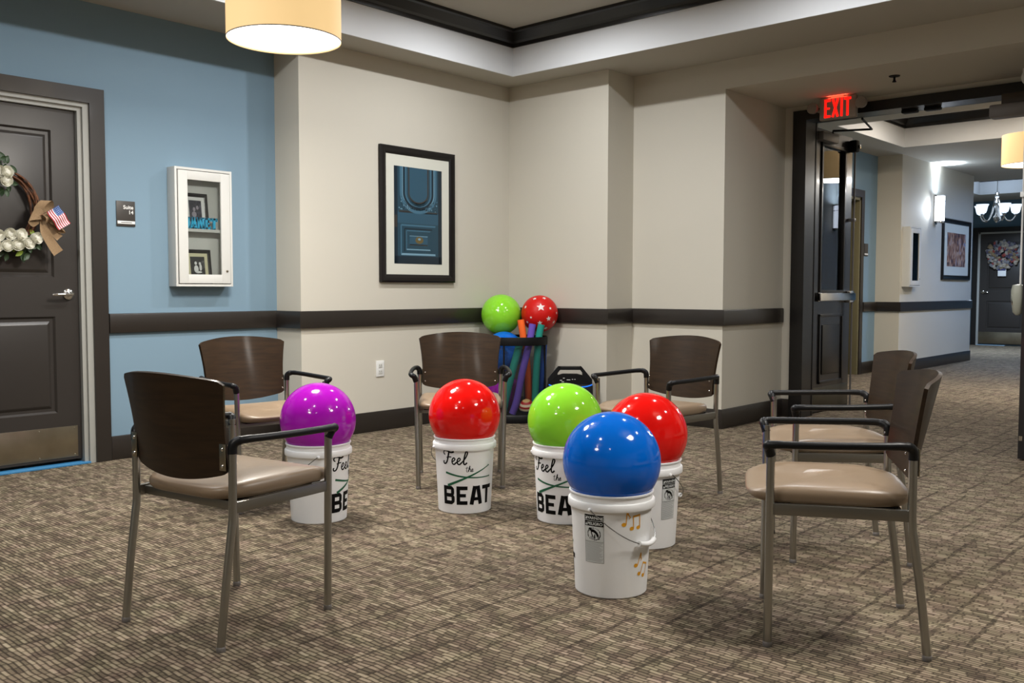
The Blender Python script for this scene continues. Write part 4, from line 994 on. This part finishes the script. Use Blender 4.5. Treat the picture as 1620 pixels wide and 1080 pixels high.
loop(b, [(cx, -.05, cz, .5, (-.2, 0, 1)), (cx+.04, -.085, cz-.02, 1, (-.3, 0, 1)), (cx+.10, -.09, cz-.06, 1.1, (-.6, -.2, 1)), (cx+.06, -.055, cz-.06, 1, (-.4, 0, 1)), (cx, -.045, cz-.01, .5, (0, 0, 1))], .066)
loop(b, [(cx+.0, -.075, cz+.02, .7, (1, 0, .4)), (cx+.02, -.10, cz-.005, .9, (1, 0, .3)), (cx+.015, -.08, cz-.035, .7, (1, 0, .4))], .05)
loop(b, [(cx, -.05, cz-.02, .5, (1, 0, 0)), (cx+.005, -.065, cz-.09, .9, (1, 0, .25)), (cx+.045, -.06, cz-.16, 1, (1, 0, .5)), (cx+.085, -.055, cz-.215, 1.1, (1, 0, .7))], .060)
loop(b, [(cx+.02, -.05, cz-.02, .5, (1, 0, 0)), (cx+.045, -.060, cz-.075, .9, (1, 0, .5)), (cx+.095, -.055, cz-.125, .8, (1, 0, .9))], .055)
b.build('burlap_bow', 'burlap', wr, ang=70, norm=False)
# small flag
fl = bpy.data.objects.new('small_flag', None); C.objects.link(fl); fl.parent = wr; fl.location = (.300, -.118, .030); fl.rotation_euler = (0, R(57), 0)
def wave(u, v): return Vector((u, .006*math.sin(u*75)+.003*math.sin(v*50), v))
b = MB(); W_, H_ = .125, .082
for k in range(13):
    v0, v1 = -H_/13*(k+1), -H_/13*k; u0 = W_*.42 if k < 7 else 0
    n_ = 12; b.grid([[wave(u0+(W_-u0)*i/n_, v0), wave(u0+(W_-u0)*i/n_, v1)] for i in range(n_+1)], 0 if k % 2 == 0 else 1)
n_ = 6; b.grid([[wave(W_*.42*i/n_, -H_*7/13), wave(W_*.42*i/n_, 0)] for i in range(n_+1)], 2)
b.build('flag_cloth', [mat('flag_red', (176, 34, 52), .7), mat('flag_white', (226, 222, 226), .7), mat('flag_blue', (46, 82, 140), .7)], fl, smooth=False, norm=False)
b = MB()
for i in range(5):
    for j in range(4):
        c = wave(.006+i*.0102, -.006-j*.0105)+Vector((0, -.0006, 0)); q = .0017
        b.poly([c+Vector((q*math.cos(2*math.pi*k/5+1.57), 0, q*math.sin(2*math.pi*k/5+1.57))) for k in range(5)])
b.build('flag_stars', 'signwhite', fl, smooth=False, norm=False)
MB().tube([(0, .003, .004), (-.0, .003, -.13)], .0018, 6).build('flag_stick', 'twig', fl)
w2 = empty('door_wreath', (.49, FY-.048, 1.80), 0, 'round multicoloured ribbon wreath on the far hallway door', 'wreath')
for k_, c_ in dict(r1=(140, 66, 60), r2=(160, 150, 136), r3=(86, 80, 98), r4=(130, 112, 86), r5=(120, 120, 124)).items(): M[k_] = mat('ribbon_'+k_, c_, .7)
b = MB(); rng = random.Random(11)
for k in range(150):
    a = rng.random()*6.28; rr = .03+.24*math.sqrt(rng.random()); c = Vector((rr*1.1*math.cos(a), -.045-rng.random()*.05, rr*math.sin(a))); s_ = rng.uniform(.03, .05); a2 = rng.random()*6.28; mi = rng.choice([0, 1, 1, 2, 3, 4, 4])
    dx = Vector((math.cos(a2), 0, math.sin(a2))); dz = Vector((-dx.z, 0, dx.x))
    b.grid([[c-dx*s_-dz*s_*.5, c-dx*s_+dz*s_*.5], [c+Vector((0, -.03, 0))-dz*s_*.6, c+Vector((0, -.03, 0))+dz*s_*.6], [c+dx*s_-dz*s_*.5, c+dx*s_+dz*s_*.5]], mi)
b.build('ribbon_loops', ['r1', 'r2', 'r3', 'r4', 'r5'], w2, smooth=False, norm=False)
MB().lathe([(.13, -.035), (.16, -.05), (.19, -.035), (.16, -.006)], (0, 0, 0), 32, 'Y', closed=True).build('wreath_form', 'r5', w2)
MB().box(-.08, .07, -.07, -.064, -.42, -.29, bev=.004).build('hanging_tag', 'signwhite', w2)
MB().box(-.08, .06, -.075, -.060, -.31, -.27, bev=.004).build('tag_ribbon', mat('navy_ribbon', (40, 44, 92), .6), w2)
# ------------------------------------------------------------------ LIGHT FITTINGS
def drum(loc, lab, ztop=ZT, watts=60, r=.287, h=.31):
    x, y, z = loc; r_ = empty('drum_pendant', loc, 0, lab, 'pendant lamp', 'drum pendant lamps')
    MB().lathe([(r-.002, .002), (r, 0), (r, h), (r-.002, h)], seg=72, closed=True).build('lamp_shade', 'shade', r_)
    MB().lathe([(r-.001, -.001), (r+.0012, -.001), (r+.0012, .004), (r-.001, .004)], seg=72, closed=True).build('lower_ring', 'brownpl', r_)
    MB().lathe([(.0, .012), (.10, .010), (r-.02, .006), (r-.003, .010), (r-.003, .014), (.0, .018)], seg=64, closed=True).build('diffuser', 'diffuser', r_)
    MB().tube([(0, 0, .10), (0, 0, ztop-z-.02)], .008, 10).build('stem', 'chrome', r_)
    MB().lathe([(.0, ztop-z-.03), (.055, ztop-z-.03), (.065, ztop-z-.001), (.0, ztop-z-.001)], seg=32).build('canopy', 'chrome', r_)
    MB().tube([(-r, 0, h-.03), (r, 0, h-.03)], .004, 6).tube([(0, -r, h-.03), (0, r, h-.03)], .004, 6).build('spider_frame', 'chrome', r_)
    area('pendant_down_lamp', (x, y, z-.004), r*1.7, watts, WARM, spread=178)
    area('pendant_up_lamp', (x, y, z+h*.9), r*1.6, watts*.18, WARM, rot=(math.pi, 0, 0), spread=110)
    return r_
drum((1.511, -3.400, 2.371), 'cream fabric drum pendant lamp hanging at the top left')
drum((5.1, -3.0, 2.371), 'cream fabric drum pendant lamp right of the camera', watts=40)
drum((3.4, -6.6, 2.371), 'cream fabric drum pendant lamp behind the camera', watts=26)
drum((3.13, 4.60, 2.395), 'cream fabric drum pendant lamp in the hallway at the right edge', watts=55)
for i, (x, y) in enumerate(CANS):
    r_ = empty('recessed_downlight', (x, y, ZT), 0, 'recessed ceiling downlight in the raised tray', 'ceiling light', 'recessed downlights in the tray')
    MB().lathe([(.062, -.004), (.085, -.004), (.088, 0), (.062, .0)], seg=32, closed=True).build('trim_ring', 'signwhite', r_)
    MB().lathe([(.0, -.0015), (.061, -.0015)], seg=24, closed=True).build('lens', 'canlens', r_)
# sconce
sn = empty('wall_sconce', (HXW, 7.735, 2.25), R(90), 'lit cylindrical frosted wall sconce on the hallway wall', 'wall lamp')
MB().box(-.055, .055, -.02, 0, -.215, .20, bev=.004).build('back_plate', 'chrome', sn)
MB().lathe([(.0, -.17), (.056, -.17), (.056, .145), (.0, .145)], (0, -.08, 0), 32).build('glass_shade', 'sconceglow', sn)
MB().lathe([(.057, .10), (.060, .10), (.060, .108), (.057, .108)], (0, -.08, 0), 32, closed=True).lathe([(.0, -.20), (.04, -.20), (.058, -.19), (.058, -.17), (.0, -.17)], (0, -.08, 0), 32).build('metal_band', 'chrome', sn)
MB().lathe([(.0, .146), (.056, .146), (.056, .18), (.05, .185), (.0, .185)], (0, -.08, 0), 32).build('top_cap_glass', 'sconceglow', sn)
area('sconce_up_lamp', (HXW+.11, 7.735, 2.45), .09, 6, (.82, .9, 1), rot=(math.pi, 0, 0), spread=75)
added_sconce = copy_tree(sn); added_sconce.location = (4.7, 8.3, 2.25); added_sconce.rotation_euler = (0, 0, R(-90)); tag(added_sconce, 'added unseen sconce on the right hallway wall for cool fill light', 'wall lamp')  # unseen copy, added to throw cool light on the hallway ceiling
area('sconce_wide_lamp', (4.58, 8.3, 2.46), .12, 22, (.5, .7, 1), rot=(math.pi, 0, 0), spread=175)  # cool uplight of the added sconce
area('sconce_wide_lamp', (HXW+.14, 7.735, 2.46), .10, 3, (.6, .78, 1), rot=(math.pi, 0, 0), spread=175)
area('sconce_side_lamp', (HXW+.11, 7.60, 2.25), .12, 3, (.82, .9, 1), rot=(R(-90), 0, 0), spread=150)
for (x, y) in ((2.9, 7.7), (2.9, 9.2)):  # added out of view to light the hallway wall bluish
    r_ = empty('recessed_downlight', (x, y, ZC), 0, 'added unseen cool fill downlight in the flat hallway ceiling', 'ceiling light', 'added hallway fill lights')
    MB().lathe([(.0, -.0015), (.12, -.0015)], seg=24, closed=True).build('lens', 'canlens', r_)
    MB().lathe([(.12, -.004), (.145, -.004), (.15, 0), (.12, .0)], seg=32, closed=True).build('trim_ring', 'signwhite', r_)
    area('hallway_fill_lamp', (x, y, ZC-.012), .2, 30, (.30, .52, 1), spread=170)
for (x, y) in ((2.2, 4.8), (3.4, 5.3), (2.4, 4.2)):  # warm fill cans added to brighten the hallway and its tray
    area('tray_fill_lamp', (x, y, ZT-.012), .12, 17, (1, .88, .74), spread=170)
    r_ = empty('recessed_downlight', (x, y, ZT), 0, 'added fill downlight in the hallway tray', 'ceiling light', 'added hallway tray fill lights')
    MB().lathe([(.0, -.0015), (.061, -.0015)], seg=24, closed=True).build('lens', 'canlens', r_)
    MB().lathe([(.062, -.004), (.085, -.004), (.088, 0), (.062, .0)], seg=32, closed=True).build('trim_ring', 'signwhite', r_)
# chandelier
chn = empty('chandelier', (.885, 12.0, 0), 0, 'chrome chandelier with frosted bell shades in the far foyer', 'chandelier')
MB().tube([(0, 0, 2.83), (0, 0, ZT-.02)], .006, 8).build('chain', 'chrome', chn)
MB().lathe([(.0, ZT-.03), (.06, ZT-.03), (.07, ZT-.001), (.0, ZT-.001)], seg=24).build('canopy', 'chrome', chn)
MB().lathe([(.0, 2.30), (.02, 2.31), (.045, 2.34), (.06, 2.40), (.03, 2.44), (.018, 2.50), (.03, 2.60), (.018, 2.70), (.04, 2.76), (.02, 2.80), (.035, 2.84), (.0, 2.86)], seg=24).build('column', 'chrome', chn)
for k in range(5):
    a = R(20+72*k); ca, sa = math.cos(a), math.sin(a); rr = .30
    pt = lambda q, z: (ca*q, sa*q, z)
    am = MB().tube([pt(.02, 2.74), pt(.05, 2.66), pt(.09, 2.48), pt(.16, 2.35), pt(.24, 2.34), pt(.29, 2.40), pt(rr, 2.43)], .013, 10, smooth=5).build('arm', 'chrome', chn)
    MB().lathe([(.0, 2.42), (.025, 2.425), (.03, 2.44), (.025, 2.455), (.0, 2.46)], pt(rr, 0), 18).build('cup', 'chrome', am)
    MB().lathe([(.028, 2.455), (.06, 2.475), (.075, 2.52), (.083, 2.57), (.105, 2.62), (.100, 2.62), (.078, 2.57), (.07, 2.52), (.055, 2.48), (.02, 2.465)], pt(rr, 0), 28, closed=True).build('bell_shade', 'bulbglow', am)
area('chandelier_lamp', (.885, 12.0, 2.66), .5, 6, COOL, rot=(math.pi, 0, 0), spread=178)
area('chandelier_down_lamp', (.885, 12.0, 2.28), .5, 110, COOL, spread=178)
# exit sign
ex = empty('exit_sign', (2.4925, 1.2, 2.568), 0, 'lit red EXIT sign with two emergency lamp heads under the low header', 'exit sign')
MB().box(-.153, .153, -.022, .022, -.092, .088, bev=.014).build('sign_housing', mat('sign_beige_plastic', (150, 140, 128), .5), ex)
MB().box(-.05, .05, -.03, .03, .084, .095, bev=.002).build('ceiling_mount', 'brownpl', ex)
def exstroke():
    b = MB(); H_ = .145; z0 = -.073; s = .0185; y0_, y1_ = -.0245, -.0215
    f = lambda u, v: Vector((u, y0_, z0+v)); d = Vector((0, y1_-y0_, 0))
    def st(u0, v0, u1, v1, wd=s):
        t = Vector((u1-u0, v1-v0)).normalized(); n_ = Vector((-t.y, t.x))*wd/2; b.prism([(u0-n_.x, v0-n_.y), (u1-n_.x, v1-n_.y), (u1+n_.x, v1+n_.y), (u0+n_.x, v0+n_.y)], f, d)
    x = -.108; st(x+s/2, 0, x+s/2, H_); st(x, s/2, x+.052, s/2); st(x, H_/2, x+.046, H_/2, s*.8); st(x, H_-s/2, x+.052, H_-s/2)
    x = -.046; st(x+.008, 0, x+.050, H_); st(x+.050, 0, x+.008, H_)
    x = .026; st(x+s/2, 0, x+s/2, H_)
    x = .056; st(x+.028, 0, x+.028, H_); st(x, H_-s/2, x+.056, H_-s/2)
    return b
exstroke().build('exit_letters', 'exitred', ex, smooth=False)
for s_ in (-1, 1):
    b = MB().lathe([(.0, .03), (.03, .028), (.042, .0), (.045, -.03), (.042, -.036), (.0, -.038)], (s_*.200, -.02, .014), 24, 'Y'); b.tube([(s_*.150, 0, -.01), (s_*.185, 0, .0)], .014, 10)
    b.build('lamp_head', mat('lamp_head_plastic', (138, 130, 120), .45), ex)
area('exit_glow_lamp', (2.4925, 1.165, 2.650), .16, .16, (1, .08, .04), rot=(R(150), 0, 0), spread=170, shape='RECTANGLE', sy=.02)
e2 = empty('emergency_light', (3.895, 1.15, 2.60), 0, 'white emergency lamp head below the header at the right edge', 'emergency light')
MB().sphere((0, 0, 0), .062, 24, 16, (1, .8, 1)).build('lamp_head', 'signwhite', e2); MB().box(-.05, .16, -.02, .03, .03, .0625, bev=.006).build('mount', 'signwhite', e2)
sk = empty('fire_sprinkler', (3.084, .777, ZH), 0, 'small dark fire sprinkler under the low header ceiling', 'sprinkler')
MB().lathe([(.0, -.006), (.036, -.006), (.04, 0), (.0, 0)], seg=24).build('escutcheon', 'black', sk); MB().lathe([(.0, -.006), (.008, -.008), (.008, -.03), (.016, -.045), (.0, -.048)], seg=16).build('sprinkler_head', 'black', sk)
